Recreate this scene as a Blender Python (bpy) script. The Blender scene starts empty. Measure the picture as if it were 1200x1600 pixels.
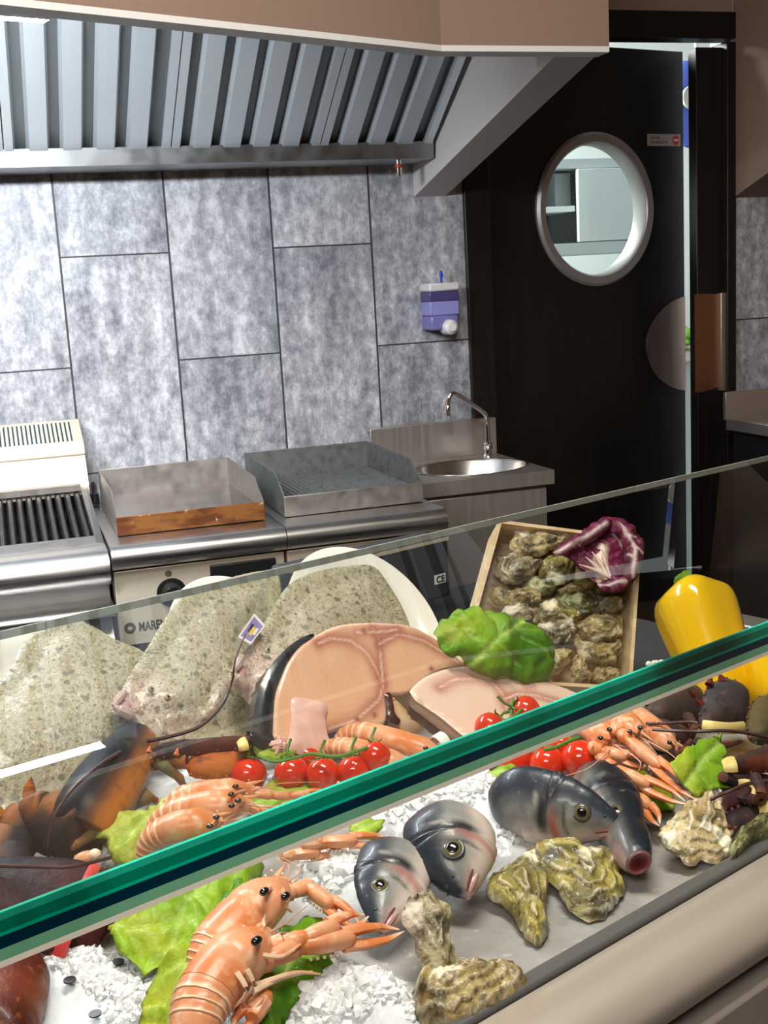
import bpy, bmesh, math, random
import numpy as np
from math import sin, cos, pi, radians, sqrt, atan2
from mathutils import Vector, Matrix, noise
from mathutils.geometry import delaunay_2d_cdt

SC = bpy.context.scene
COL = SC.collection
random.seed(7)

# ------------------------------------------------------------------ camera
F = 1850.0
CAM_LOC = Vector((0, 0, 1.42))
YAW, PITCH, ROLL = radians(17.5), radians(10.78), radians(3.24)
FWD = Vector((sin(YAW) * cos(PITCH), cos(YAW) * cos(PITCH), -sin(PITCH)))
R0 = Vector((cos(YAW), -sin(YAW), 0))
U0 = R0.cross(FWD)
RGT = cos(ROLL) * R0 - sin(ROLL) * U0
UP = sin(ROLL) * R0 + cos(ROLL) * U0
cam = bpy.data.cameras.new('camera')
camo = bpy.data.objects.new('camera', cam)
COL.objects.link(camo)
m = Matrix((RGT, UP, -FWD)).transposed().to_4x4()
m.translation = CAM_LOC
camo.matrix_world = m
cam.sensor_fit = 'VERTICAL'
cam.sensor_height = 36
cam.lens = F * 36 / 1600
cam.clip_start = 0.02
SC.camera = camo

# ------------------------------------------------------------------ world, lights, exposure
SC.view_settings.view_transform = 'Standard'
SC.view_settings.look = 'None'
SC.view_settings.gamma = 1
SC.view_settings.use_curve_mapping = False
SC.view_settings.exposure = 0.0
SC.cycles.max_bounces = 8
SC.cycles.transparent_max_bounces = 12
SC.cycles.use_denoising = True
SC.cycles.caustics_reflective = False
SC.cycles.caustics_refractive = False
W = bpy.data.worlds.new('world')
SC.world = W
W.use_nodes = True
W.node_tree.nodes['Background'].inputs[0].default_value = (0.9, 0.8, 0.72, 1)
W.node_tree.nodes['Background'].inputs[1].default_value = 0.12


def area(name, loc, target, sx, sy, power, col):
    l = bpy.data.lights.new(name, 'AREA')
    l.shape = 'RECTANGLE'
    l.size, l.size_y, l.energy, l.color = sx, sy, power, col
    o = bpy.data.objects.new(name, l)
    COL.objects.link(o)
    o.location = loc
    o.rotation_euler = (Vector(target) - Vector(loc)).to_track_quat('-Z', 'Y').to_euler()
    return o


area('display_ceiling_light', (0.35, 0.85, 2.6), (0.55, 1.0, 0.9), 0.9, 0.3, 36, (1.0, 0.94, 0.85))
area('shop_ceiling_light', (-0.7, -0.7, 2.5), (0.3, 2.0, 0.9), 1.2, 0.3, 31, (1.0, 0.94, 0.87))
area('back_room_light', (1.3, 4.9, 2.7), (2.6, 4.7, 0), 1.0, 0.8, 140, (0.93, 1.0, 0.98))

# ------------------------------------------------------------------ picture point -> place in the room
def ray(x, y):
    return FWD + RGT * ((x - 600) / F) - UP * ((y - 800) / F)


def pY(x, y, Y):
    d = ray(x, y)
    return CAM_LOC + d * (Y / d.y)


def pZ(x, y, z):
    d = ray(x, y)
    return CAM_LOC + d * ((z - CAM_LOC.z) / d.z)


CA = radians(21.1)
CX = Vector((cos(CA), sin(CA), 0))        # along the display case
CY = Vector((-sin(CA), cos(CA), 0))       # towards its back
Z = Vector((0, 0, 1))


def cs(s, t, z):
    return CX * s + CY * t + Z * z


def plane(P0, tilt, yaw=0):
    t, y = radians(tilt), radians(yaw)
    ex = cos(y) * CX + sin(y) * CY
    ey = -sin(y) * CX + cos(y) * CY
    return (Vector(P0), ex, ey * cos(t) + Z * sin(t), -ey * sin(t) + Z * cos(t))


def pP(x, y, pl, off=0.0):
    d = ray(x, y)
    P0 = pl[0] + pl[3] * off
    return CAM_LOC + d * (((P0 - CAM_LOC).dot(pl[3])) / d.dot(pl[3]))


def nz(p, s=1.0, o=0.0):
    return noise.noise(Vector(p) * s + Vector((o, o * 1.7, o * 0.3)))


def lerp(a, b, t):
    return tuple(x + (y - x) * t for x, y in zip(a, b))


def clamp(x, a=0.0, b=1.0):
    return a if x < a else b if x > b else x


def sstep(a, b, x):
    t = clamp((x - a) / (b - a))
    return t * t * (3 - 2 * t)


def catmull(P, n, closed=False):
    """n points per span through the points P (tuples or Vectors)."""
    P = [Vector(p) for p in P]
    N = len(P)
    out = []
    for i in range(N if closed else N - 1):
        if closed:
            a, b, c, d = P[i - 1], P[i], P[(i + 1) % N], P[(i + 2) % N]
        else:
            a, b, c, d = P[max(i - 1, 0)], P[i], P[i + 1], P[min(i + 2, N - 1)]
        for k in range(n):
            t = k / n
            out.append(0.5 * (2 * b + (c - a) * t + (2 * a - 5 * b + 4 * c - d) * t * t + (3 * b - a - 3 * c + d) * t ** 3))
    if not closed:
        out.append(P[-1])
    return out


# ------------------------------------------------------------------ mesh builder
class MB:
    def __init__(s):
        s.v, s.f, s.c = [], [], []

    def add(s, V, Fc, col=(1, 1, 1)):
        b = len(s.v)
        s.v += [Vector(p) for p in V]
        s.f += [tuple(b + i for i in f) for f in Fc]
        s.c += list(col) if isinstance(col, list) else [col] * len(V)
        return s

    def box(s, a, b, col=(1, 1, 1)):
        (x0, y0, z0), (x1, y1, z1) = a, b
        return s.hexa([(x0, y0, z0), (x1, y0, z0), (x1, y1, z0), (x0, y1, z0), (x0, y0, z1), (x1, y0, z1), (x1, y1, z1), (x0, y1, z1)], col)

    def hexa(s, V, col=(1, 1, 1)):
        return s.add(V, [(0, 3, 2, 1), (4, 5, 6, 7), (0, 1, 5, 4), (1, 2, 6, 5), (2, 3, 7, 6), (3, 0, 4, 7)], col)

    def cbox(s, a, b, col=(1, 1, 1)):
        """a box in display-case coordinates (s, t, z)"""
        (x0, y0, z0), (x1, y1, z1) = a, b
        return s.hexa([cs(*p) for p in [(x0, y0, z0), (x1, y0, z0), (x1, y1, z0), (x0, y1, z0), (x0, y0, z1), (x1, y0, z1), (x1, y1, z1), (x0, y1, z1)]], col)

    def prism(s, poly, d, col=(1, 1, 1)):
        """polygon (3-D points) pushed along the vector d"""
        n = len(poly)
        V = [Vector(p) for p in poly] + [Vector(p) + Vector(d) for p in poly]
        Fc = [tuple(range(n - 1, -1, -1)), tuple(range(n, 2 * n))] + [(i, (i + 1) % n, n + (i + 1) % n, n + i) for i in range(n)]
        return s.add(V, Fc, col)

    def loft(s, rings, cap=True, col=None):
        n, k = len(rings[0]), len(rings)
        V = [p for r in rings for p in r]
        Fc = []
        for i in range(k - 1):
            for j in range(n):
                a, b = i * n + j, i * n + (j + 1) % n
                Fc.append((a, b, b + n, a + n))
        if cap:
            Fc += [tuple(range(n - 1, -1, -1)), tuple(range((k - 1) * n, k * n))]
        return s.add(V, Fc, col if col is not None else (1, 1, 1))

    def tube(s, P, R, n=8, col=(1, 1, 1), up=(0.13, 0.21, 0.97), flat=1.0):
        P = [Vector(p) for p in P]
        if not hasattr(R, '__len__'):
            R = [R] * len(P)
        rings = []
        upv = Vector(up)
        for i, p in enumerate(P):
            t = (P[min(i + 1, len(P) - 1)] - P[max(i - 1, 0)]).normalized()
            a = t.cross(upv)
            if a.length < 1e-3:
                a = t.cross(Vector((1, 0, 0)))
            a.normalize()
            b = a.cross(t).normalized()
            rings.append([p + (a * cos(2 * pi * j / n) + b * sin(2 * pi * j / n) * flat) * R[i] for j in range(n)])
        c = col
        if isinstance(col, list):
            c = [cc for cc in col for _ in range(n)]
        return s.loft(rings, True, c)

    def ball(s, c, r, ax=None, n=14, m=9, col=(1, 1, 1)):
        """ellipsoid: r = three radii along the axes ax"""
        c = Vector(c)
        if not hasattr(r, '__len__'):
            r = (r, r, r)
        ax = ax or (Vector((1, 0, 0)), Vector((0, 1, 0)), Vector((0, 0, 1)))
        V = [c - ax[2] * r[2]]
        for i in range(1, m):
            th = -pi / 2 + pi * i / m
            for j in range(n):
                ph = 2 * pi * j / n
                V.append(c + ax[0] * (r[0] * cos(th) * cos(ph)) + ax[1] * (r[1] * cos(th) * sin(ph)) + ax[2] * (r[2] * sin(th)))
        V.append(c + ax[2] * r[2])
        Fc = [(0, 1 + (j + 1) % n, 1 + j) for j in range(n)]
        for i in range(m - 2):
            for j in range(n):
                a, b = 1 + i * n + j, 1 + i * n + (j + 1) % n
                Fc.append((a, b, b + n, a + n))
        e = len(V) - 1
        Fc += [(e, e - n + j, e - n + (j + 1) % n) for j in range(n)]
        return s.add(V, Fc, col)

    def lathe(s, c, prof, ax=None, n=32, col=(1, 1, 1), cap=False):
        """prof = (radius, height) pairs turned about ax[2] through c"""
        c = Vector(c)
        ax = ax or (Vector((1, 0, 0)), Vector((0, 1, 0)), Vector((0, 0, 1)))
        rings = [[c + ax[0] * (r * cos(2 * pi * j / n)) + ax[1] * (r * sin(2 * pi * j / n)) + ax[2] * h for j in range(n)] for r, h in prof]
        return s.loft(rings, cap, col)


def frame(z, x=(1, 0, 0)):
    z = Vector(z).normalized()
    x = Vector(x)
    x = (x - z * x.dot(z)).normalized()
    return (x, z.cross(x), z)


def root(name, loc, label, cat, group=None):
    o = bpy.data.objects.new(name, None)
    o.empty_display_size = 0.05
    COL.objects.link(o)
    o.location = loc
    o['label'], o['category'] = label, cat
    if group:
        o['group'] = group
    return o


def tag(o, label, cat, group=None, kind=None):
    o['label'], o['category'] = label, cat
    if group:
        o['group'] = group
    if kind:
        o['kind'] = kind
    return o


def origin_of(par):
    o = Vector((0, 0, 0))
    while par is not None:
        o += par.location
        par = par.parent
    return o


def build(name, mb, mat, par=None, smooth=40, bevel=0, label=None, kind=None, thick=0, sub=0):
    me = bpy.data.meshes.new(name)
    if par is None:
        lo = min(v.z for v in mb.v)
        cx = (min(v.x for v in mb.v) + max(v.x for v in mb.v)) / 2
        cy = (min(v.y for v in mb.v) + max(v.y for v in mb.v)) / 2
        org = Vector((cx, cy, lo))
    else:
        org = origin_of(par)
    me.from_pydata([v - org for v in mb.v], [], mb.f)
    a = me.color_attributes.new('Col', 'FLOAT_COLOR', 'POINT')
    flat = np.ones((len(mb.v), 4), dtype=np.float32)
    flat[:, :3] = np.array(mb.c, dtype=np.float32).reshape(-1, 3)
    a.data.foreach_set('color', flat.ravel())
    bm = bmesh.new()
    bm.from_mesh(me)
    bmesh.ops.recalc_face_normals(bm, faces=bm.faces)
    bm.to_mesh(me)
    bm.free()
    if smooth:
        me.shade_smooth()
        me.set_sharp_from_angle(angle=radians(smooth))
    for mm in (mat if isinstance(mat, (list, tuple)) else [mat]):
        me.materials.append(mm)
    o = bpy.data.objects.new(name, me)
    COL.objects.link(o)
    if par is None:
        o.location = org
    else:
        o.parent = par
    if bevel:
        b = o.modifiers.new('bevel', 'BEVEL')
        b.width, b.segments, b.limit_method = bevel, 2, 'ANGLE'
    if thick:
        b = o.modifiers.new('solid', 'SOLIDIFY')
        b.thickness, b.offset = thick, 0
    if sub:
        b = o.modifiers.new('sub', 'SUBSURF')
        b.levels = b.render_levels = sub
    if label:
        o['label'] = label
    if kind:
        o['kind'] = kind
    return o


def text_mesh(txt, size, P, ex, ey, depth=0.0004, wide=1.0):
    c = bpy.data.curves.new('t', 'FONT')
    c.body, c.size, c.extrude, c.offset = txt, size, depth, size * 0.022
    o = bpy.data.objects.new('t', c)
    COL.objects.link(o)
    dg = bpy.context.evaluated_depsgraph_get()
    me = bpy.data.meshes.new_from_object(o.evaluated_get(dg))
    mb = MB()
    ez = ex.cross(ey)
    mb.add([Vector(P) + ex * (v.co.x * wide) + ey * v.co.y + ez * v.co.z for v in me.vertices], [tuple(p.vertices) for p in me.polygons])
    bpy.data.objects.remove(o)
    bpy.data.curves.remove(c)
    bpy.data.meshes.remove(me)
    return mb


# ------------------------------------------------------------------ materials
def mat(name, col=(0.8, 0.8, 0.8), rough=0.5, metal=0.0, vc=False, spec=0.5, coat=0.0, sss=0.0, sssc=(1, 0.5, 0.4), trans=0.0, ior=1.45,
        spots=None, mottle=None, bump=None, emit=None, rnoise=None, alpha=1.0, aniso=0.0):
    """spots/mottle = (scale xyz, colour, low, high[, kind]) laid over the colour; bump = (scale xyz, strength, distance)"""
    M = bpy.data.materials.new(name)
    M.use_nodes = True
    nt = M.node_tree
    b = nt.nodes['Principled BSDF']
    L = nt.links.new
    I = b.inputs
    I['Roughness'].default_value, I['Metallic'].default_value, I['IOR'].default_value = rough, metal, ior
    I['Specular IOR Level'].default_value = spec
    I['Coat Weight'].default_value = coat
    I['Coat Roughness'].default_value = 0.08
    I['Transmission Weight'].default_value = trans
    I['Alpha'].default_value = alpha
    I['Anisotropic'].default_value = aniso
    if sss:
        I['Subsurface Weight'].default_value = sss
        I['Subsurface Radius'].default_value = sssc
        I['Subsurface Scale'].default_value = 0.006
    tc = nt.nodes.new('ShaderNodeTexCoord')

    def tex(scale, kind='NOISE', detail=6):
        mp = nt.nodes.new('ShaderNodeMapping')
        mp.inputs['Scale'].default_value = scale if hasattr(scale, '__len__') else (scale,) * 3
        L(tc.outputs['Object'], mp.inputs[0])
        if kind == 'VORONOI':
            t = nt.nodes.new('ShaderNodeTexVoronoi')
            t.inputs['Scale'].default_value = 1
            out = t.outputs['Distance']
        else:
            t = nt.nodes.new('ShaderNodeTexNoise')
            t.inputs['Scale'].default_value = 1
            t.inputs['Detail'].default_value = detail
            out = t.outputs['Fac']
        L(mp.outputs[0], t.inputs['Vector'])
        return out

    if vc:
        at = nt.nodes.new('ShaderNodeAttribute')
        at.attribute_name = 'Col'
        cur = at.outputs['Color']
    else:
        rgb = nt.nodes.new('ShaderNodeRGB')
        rgb.outputs[0].default_value = (*col, 1)
        cur = rgb.outputs[0]
    for layer in (mottle or []):
        scale, c2, lo, hi = layer[:4]
        kind = layer[4] if len(layer) > 4 else 'NOISE'
        amt = layer[5] if len(layer) > 5 else 1.0
        t = tex(scale, kind)
        mr = nt.nodes.new('ShaderNodeMapRange')
        mr.inputs['From Min'].default_value, mr.inputs['From Max'].default_value = lo, hi
        mr.inputs['To Max'].default_value = amt
        mr.interpolation_type = 'SMOOTHSTEP'
        L(t, mr.inputs['Value'])
        mx = nt.nodes.new('ShaderNodeMix')
        mx.data_type = 'RGBA'
        L(mr.outputs[0], mx.inputs['Factor'])
        L(cur, mx.inputs['A'])
        mx.inputs['B'].default_value = (*c2, 1)
        cur = mx.outputs['Result']
    L(cur, b.inputs['Base Color'])
    if emit:
        b.inputs['Emission Color'].default_value = (*emit[0], 1)
        b.inputs['Emission Strength'].default_value = emit[1]
    if bump:
        bp = nt.nodes.new('ShaderNodeBump')
        bp.inputs['Strength'].default_value = bump[1]
        bp.inputs['Distance'].default_value = bump[2]
        L(tex(bump[0], bump[3] if len(bump) > 3 else 'NOISE', 4), bp.inputs['Height'])
        L(bp.outputs[0], b.inputs['Normal'])
    if rnoise:
        t = tex(rnoise[0])
        mr = nt.nodes.new('ShaderNodeMapRange')
        mr.inputs['From Min'].default_value, mr.inputs['From Max'].default_value = 0.3, 0.7
        mr.inputs['To Min'].default_value, mr.inputs['To Max'].default_value = rnoise[1], rnoise[2]
        L(t, mr.inputs['Value'])
        L(mr.outputs[0], b.inputs['Roughness'])
    return M


def glass_mat(name, tint, refl=0.62):
    """clear sheet glass: lets the view and light straight through and mirrors by its angle"""
    M = bpy.data.materials.new(name)
    M.use_nodes = True
    nt = M.node_tree
    nt.nodes.remove(nt.nodes['Principled BSDF'])
    out = nt.nodes['Material Output']
    tr = nt.nodes.new('ShaderNodeBsdfTransparent')
    tr.inputs[0].default_value = (*tint, 1)
    gl = nt.nodes.new('ShaderNodeBsdfGlossy')
    gl.inputs['Roughness'].default_value = 0.0
    gl.inputs['Color'].default_value = (refl, refl, refl, 1)
    fr = nt.nodes.new('ShaderNodeFresnel')
    fr.inputs['IOR'].default_value = 1.55
    mx = nt.nodes.new('ShaderNodeMixShader')
    ge = nt.nodes.new('ShaderNodeNewGeometry')
    mu = nt.nodes.new('ShaderNodeMath')
    mu.operation = 'MULTIPLY'
    iv = nt.nodes.new('ShaderNodeMath')
    iv.operation = 'SUBTRACT'
    iv.inputs[0].default_value = 1.0
    nt.links.new(ge.outputs['Backfacing'], iv.inputs[1])
    nt.links.new(fr.outputs[0], mu.inputs[0])
    nt.links.new(iv.outputs[0], mu.inputs[1])
    nt.links.new(mu.outputs[0], mx.inputs[0])
    nt.links.new(tr.outputs[0], mx.inputs[1])
    nt.links.new(gl.outputs[0], mx.inputs[2])
    nt.links.new(mx.outputs[0], out.inputs[0])
    return M


def tile_mat():
    M = mat('stone_look_wall_tiles', (0.5, 0.5, 0.54), 0.42)
    nt = M.node_tree
    L = nt.links.new
    b = nt.nodes['Principled BSDF']
    tc = nt.nodes.new('ShaderNodeNewGeometry')
    sp = nt.nodes.new('ShaderNodeSeparateXYZ')
    L(tc.outputs['Position'], sp.inputs[0])

    def mth(op, a, b_=None, c=None):
        n = nt.nodes.new('ShaderNodeMath')
        n.operation = op
        for i, q in enumerate((a, b_, c)):
            if q is None:
                continue
            if isinstance(q, (int, float)):
                n.inputs[i].default_value = q
            else:
                L(q, n.inputs[i])
        return n.outputs[0]
    u = mth('DIVIDE', mth('SUBTRACT', sp.outputs['X'], 0.1865), 0.2905)
    ci = mth('FLOOR', u)
    fu = mth('SUBTRACT', u, ci)
    par = mth('FLOORED_MODULO', ci, 2.0)
    v = mth('ADD', mth('DIVIDE', mth('SUBTRACT', sp.outputs['Z'], 1.25), 0.585), mth('MULTIPLY', mth('SUBTRACT', 1.0, par), 0.5))
    ri = mth('FLOOR', v)
    fv = mth('SUBTRACT', v, ri)
    g = 0.0028
    eu = mth('MINIMUM', fu, mth('SUBTRACT', 1.0, fu))
    ev = mth('MINIMUM', fv, mth('SUBTRACT', 1.0, fv))
    gu = mth('LESS_THAN', mth('MULTIPLY', eu, 0.2905), g)
    gv = mth('LESS_THAN', mth('MULTIPLY', ev, 0.585), g * 0.75)
    gr = mth('MAXIMUM', gu, gv)
    cid = nt.nodes.new('ShaderNodeCombineXYZ')
    L(ci, cid.inputs[0])
    L(ri, cid.inputs[1])
    wn = nt.nodes.new('ShaderNodeTexWhiteNoise')
    wn.noise_dimensions = '3D'
    L(cid.outputs[0], wn.inputs['Vector'])
    off = nt.nodes.new('ShaderNodeVectorMath')
    off.operation = 'SCALE'
    off.inputs['Scale'].default_value = 40
    L(wn.outputs['Color'], off.inputs[0])
    pos = nt.nodes.new('ShaderNodeVectorMath')
    L(tc.outputs['Position'], pos.inputs[0])
    L(off.outputs[0], pos.inputs[1])

    def tex(scale, detail, rough=0.6):
        mp = nt.nodes.new('ShaderNodeMapping')
        mp.inputs['Scale'].default_value = scale
        L(pos.outputs[0], mp.inputs[0])
        t = nt.nodes.new('ShaderNodeTexNoise')
        t.inputs['Scale'].default_value = 1
        t.inputs['Detail'].default_value = detail
        t.inputs['Roughness'].default_value = rough
        L(mp.outputs[0], t.inputs['Vector'])
        return t.outputs['Fac']
    streak = tex((22, 1, 2.2), 6)
    broad = tex((7, 1, 1.3), 3)
    blotch = tex((38, 1, 26), 10, 0.72)
    fine = tex((150, 1, 90), 3)
    s = mth('ADD', mth('MULTIPLY', streak, 0.35), mth('MULTIPLY', broad, 0.45))
    s = mth('ADD', s, mth('MULTIPLY', blotch, 0.85))
    s = mth('ADD', s, mth('MULTIPLY', fine, 0.15))
    s = mth('ADD', s, mth('MULTIPLY', wn.outputs['Value'], 0.10))
    cr = nt.nodes.new('ShaderNodeValToRGB')
    cr.color_ramp.elements[0].position = 0.0
    cr.color_ramp.elements[0].color = (0.20, 0.205, 0.235, 1)
    cr.color_ramp.elements[1].position = 1.0
    cr.color_ramp.elements[1].color = (0.80, 0.80, 0.83, 1)
    e = cr.color_ramp.elements.new(0.5)
    e.color = (0.44, 0.44, 0.48, 1)
    mr = nt.nodes.new('ShaderNodeMapRange')
    mr.inputs['From Min'].default_value, mr.inputs['From Max'].default_value = 0.78, 1.12
    L(s, mr.inputs['Value'])
    L(mr.outputs[0], cr.inputs[0])
    mx = nt.nodes.new('ShaderNodeMix')
    mx.data_type = 'RGBA'
    L(gr, mx.inputs['Factor'])
    L(cr.outputs[0], mx.inputs['A'])
    mx.inputs['B'].default_value = (0.05, 0.055, 0.055, 1)
    L(mx.outputs['Result'], b.inputs['Base Color'])
    bp = nt.nodes.new('ShaderNodeBump')
    bp.inputs['Distance'].default_value = 0.002
    bp.inputs['Strength'].default_value = 0.6
    L(mth('SUBTRACT', mth('MULTIPLY', blotch, 0.3), gr), bp.inputs['Height'])
    L(bp.outputs[0], b.inputs['Normal'])
    return M


M_tile = tile_mat()
M_panel = mat('brushed_panel', (0.90, 0.79, 0.64), 0.42, 0.42, rnoise=((4, 4, 120), 0.36, 0.5))
M_steel = mat('brushed_steel', (0.60, 0.585, 0.565), 0.32, 1, bump=((6, 6, 300), 0.06, 0.001), rnoise=((4, 4, 120), 0.24, 0.40))
M_steelx = mat('satin_steel', (0.60, 0.54, 0.50), 0.38, 0.85, rnoise=((90, 4, 4), 0.28, 0.44))
M_steeld = mat('dull_grey_steel', (0.36, 0.36, 0.36), 0.42, 1, rnoise=((20, 20, 20), 0.3, 0.5))
M_galv = mat('aluminium_baffle', (0.80, 0.86, 0.91), 0.38, 0.5)
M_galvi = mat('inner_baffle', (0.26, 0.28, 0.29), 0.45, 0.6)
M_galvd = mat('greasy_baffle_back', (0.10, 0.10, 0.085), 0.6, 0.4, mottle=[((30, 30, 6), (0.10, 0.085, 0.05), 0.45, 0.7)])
M_chrome = mat('chrome', (0.8, 0.8, 0.8), 0.08, 1)
M_black = mat('black_plastic', (0.012, 0.012, 0.013), 0.35)
M_iron = mat('cast_iron', (0.018, 0.018, 0.02), 0.42, 0.3, mottle=[(160, (0.10, 0.10, 0.105), 0.58, 0.72)], bump=(200, 0.4, 0.002))
M_plaster = mat('beige_plaster', (0.35, 0.24, 0.185), 0.85, mottle=[(700, (0.30, 0.205, 0.155), 0.42, 0.6)], bump=(600, 0.12, 0.001))
M_plasterw = mat('pale_plaster', (0.74, 0.70, 0.68), 0.85, bump=(500, 0.1, 0.001))
M_white = mat('white_paint', (0.8, 0.82, 0.8), 0.6)
M_wenge = mat('dark_wenge_wood', (0.007, 0.0055, 0.005), 0.4, mottle=[((70, 70, 3), (0.013, 0.009, 0.0075), 0.4, 0.7)])
M_floor = mat('dark_floor_tiles', (0.05, 0.047, 0.045), 0.45, mottle=[(6, (0.075, 0.07, 0.066), 0.4, 0.7)])
M_ceil = mat('ceiling_paint', (0.66, 0.6, 0.54), 0.9)
M_shopwall = mat('warm_shop_wall', (0.42, 0.30, 0.22), 0.8)

# ------------------------------------------------------------------ the room
YW = 3.33


def struct(name, mb, mt, par=None, **k):
    o = build(name, mb, mt, par, **k)
    if par is None:
        o['kind'] = 'structure'
    return o


struct('floor', MB().box((-2.6, -2.6, -0.1), (3.4, 3.5, 0)), M_floor)
struct('ceiling', MB().box((-2.6, -2.6, 2.7), (3.4, 3.5, 2.8)), M_ceil)
struct('wall_left', MB().box((-2.7, -2.6, 0), (-2.6, 3.45, 2.7)), M_shopwall)
struct('wall_right', MB().box((3.3, -2.6, 0), (3.4, 3.45, 2.7)), M_shopwall)
struct('wall_front', MB().box((-2.7, -2.7, 0), (3.4, -2.6, 2.7)), M_shopwall)
struct('wall_back', MB().box((-2.6, YW, 0), (1.345, 3.45, 2.7)).box((2.262, YW, 0), (3.3, 3.45, 2.7)), M_tile)
struct('wall_lintel', MB().box((1.345, YW, 2.185), (2.262, 3.45, 2.7)), M_plaster)
# room behind the door
struct('wall_store', MB().box((0.4, 5.9, 0), (4.8, 6.0, 2.8)).box((0.3, 3.5, 0), (0.4, 6.0, 2.8)).box((4.8, 3.5, 0), (4.9, 6.0, 2.8)).box((3.4, 3.45, 0), (4.8, 3.5, 2.8)), M_white)
struct('floor_store', MB().box((0.3, 3.5, -0.1), (4.9, 6.0, 0)), mat('store_floor', (0.35, 0.35, 0.34), 0.5))
struct('ceiling_store', MB().box((0.3, 3.45, 2.8), (4.9, 6.0, 2.9)), M_white)
# door surround
struct('trim_1', MB().box((1.345, 3.315, 0), (1.425, 3.47, 2.10)).box((2.235, 3.315, 0), (2.268, 3.47, 2.10)).box((1.345, 3.315, pY(1020, 67, 3.39).z), (2.268, 3.39, 2.186)), M_wenge, bevel=0.003)

# wide door leaf, ajar: hinge line on the left, swung away from us
TH = radians(12)
DH = Vector((1.428, 3.365, 0))
DX = Vector((cos(TH), sin(TH), 0))
DN = Vector((sin(TH), -cos(TH), 0))     # towards us


def onDoor(x, y, off=0.0):
    d = ray(x, y)
    k = (DH + DN * off - CAM_LOC).dot(DN) / d.dot(DN)
    return CAM_LOC + d * k


pc = (onDoor(835, 330) + onDoor(1020, 330)) / 2
pc.z = (onDoor(927, 208).z + onDoor(927, 446).z) / 2
pr = (onDoor(1020, 330) - onDoor(835, 330)).length / 2
prz = (onDoor(927, 208).z - onDoor(927, 446).z) / 2
pr = (pr + prz) / 2
DW = (onDoor(1069, 400) - DH).dot(DX)
DT = onDoor(1067, 81).z
cu = (pc - DH).dot(DX)


def door_pt(u, z, off=0.0):
    return DH + DX * u + Z * z + DN * off


def leaf_with_hole(u0, u1, z0, z1, cu, cz, r, th, N=64):
    """a slab with a round hole"""
    angs = sorted(set([2 * pi * i / N for i in range(N)] + [atan2(z - cz, u - cu) % (2 * pi) for u in (u0, u1) for z in (z0, z1)]))
    mb = MB()
    n = len(angs)
    inn, outr = [], []
    for a in angs:
        c, s_ = cos(a), sin(a)
        k = min([(u1 - cu) / c if c > 1e-9 else 1e9, (u0 - cu) / c if c < -1e-9 else 1e9, (z1 - cz) / s_ if s_ > 1e-9 else 1e9, (z0 - cz) / s_ if s_ < -1e-9 else 1e9])
        inn.append((cu + r * c, cz + r * s_))
        outr.append((cu + k * c, cz + k * s_))
    V = [door_pt(u, z, 0) for u, z in inn] + [door_pt(u, z, 0) for u, z in outr] + [door_pt(u, z, -th) for u, z in inn] + [door_pt(u, z, -th) for u, z in outr]
    Fc = []
    for i in range(n):
        j = (i + 1) % n
        Fc += [(i, j, n + j, n + i), (2 * n + i, 3 * n + i, 3 * n + j, 2 * n + j), (i, 2 * n + i, 2 * n + j, j), (n + i, n + j, 3 * n + j, 3 * n + i)]
    return mb.add(V, Fc)


door = struct('door_1', leaf_with_hole(0.005, DW, 0.01, DT, cu, pc.z, pr - 0.03, 0.045), M_wenge, smooth=30)
DAX = (DX, Z, DN)
ring = MB().lathe(pc, [(pr - 0.036, -0.05), (pr - 0.036, 0.006), (pr - 0.030, 0.014), (pr - 0.008, 0.016), (pr, 0.008), (pr, 0.0)], DAX, 64)
struct('porthole_frame', ring, mat('porthole_ring', (0.45, 0.42, 0.41), 0.42, 0.6), door)
struct('porthole_pane', MB().lathe(pc - DN * 0.024, [(pr - 0.034, -0.002), (pr - 0.034, 0.002)], DAX, 64, cap=True), glass_mat('porthole_glass', (0.93, 0.97, 0.96)), door)
M_plate = mat('bronzed_steel', (0.46, 0.33, 0.28), 0.34, 0.9, rnoise=((60, 60, 4), 0.26, 0.42))
pcen = onDoor(1080, 536)
pw = (onDoor(1080, 536) - onDoor(1010, 536)).length
ph = (onDoor(1045, 462).z - onDoor(1045, 612).z) / 2
eu = (DH + DX * DW - pcen).dot(DX) - 0.001
pts = []
for i in range(41):
    a = pi / 2 + pi * i / 40
    x = pw * cos(a)
    if x < eu:
        pts.append(pcen + DX * x + Z * (ph * 1.0 * sin(a)) + DN * 0.001)
pts = [pcen + DX * eu + Z * (ph * sqrt(max(0, 1 - (eu / pw) ** 2))) + DN * 0.001] + pts + [pcen + DX * eu - Z * (ph * sqrt(max(0, 1 - (eu / pw) ** 2))) + DN * 0.001]
struct('push_plate', MB().prism(pts, DN * 0.003), M_plate, door)
struct('hinge', MB().tube([door_pt(0.0, onDoor(780, 610).z, 0.012), door_pt(0.0, onDoor(780, 553).z, 0.012)], 0.008, 12).tube([door_pt(0.0, 0.3, 0.012), door_pt(0.0, 0.42, 0.012)], 0.008, 12), mat('coppery_hinge', (0.55, 0.36, 0.28), 0.35, 1), door)
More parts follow.
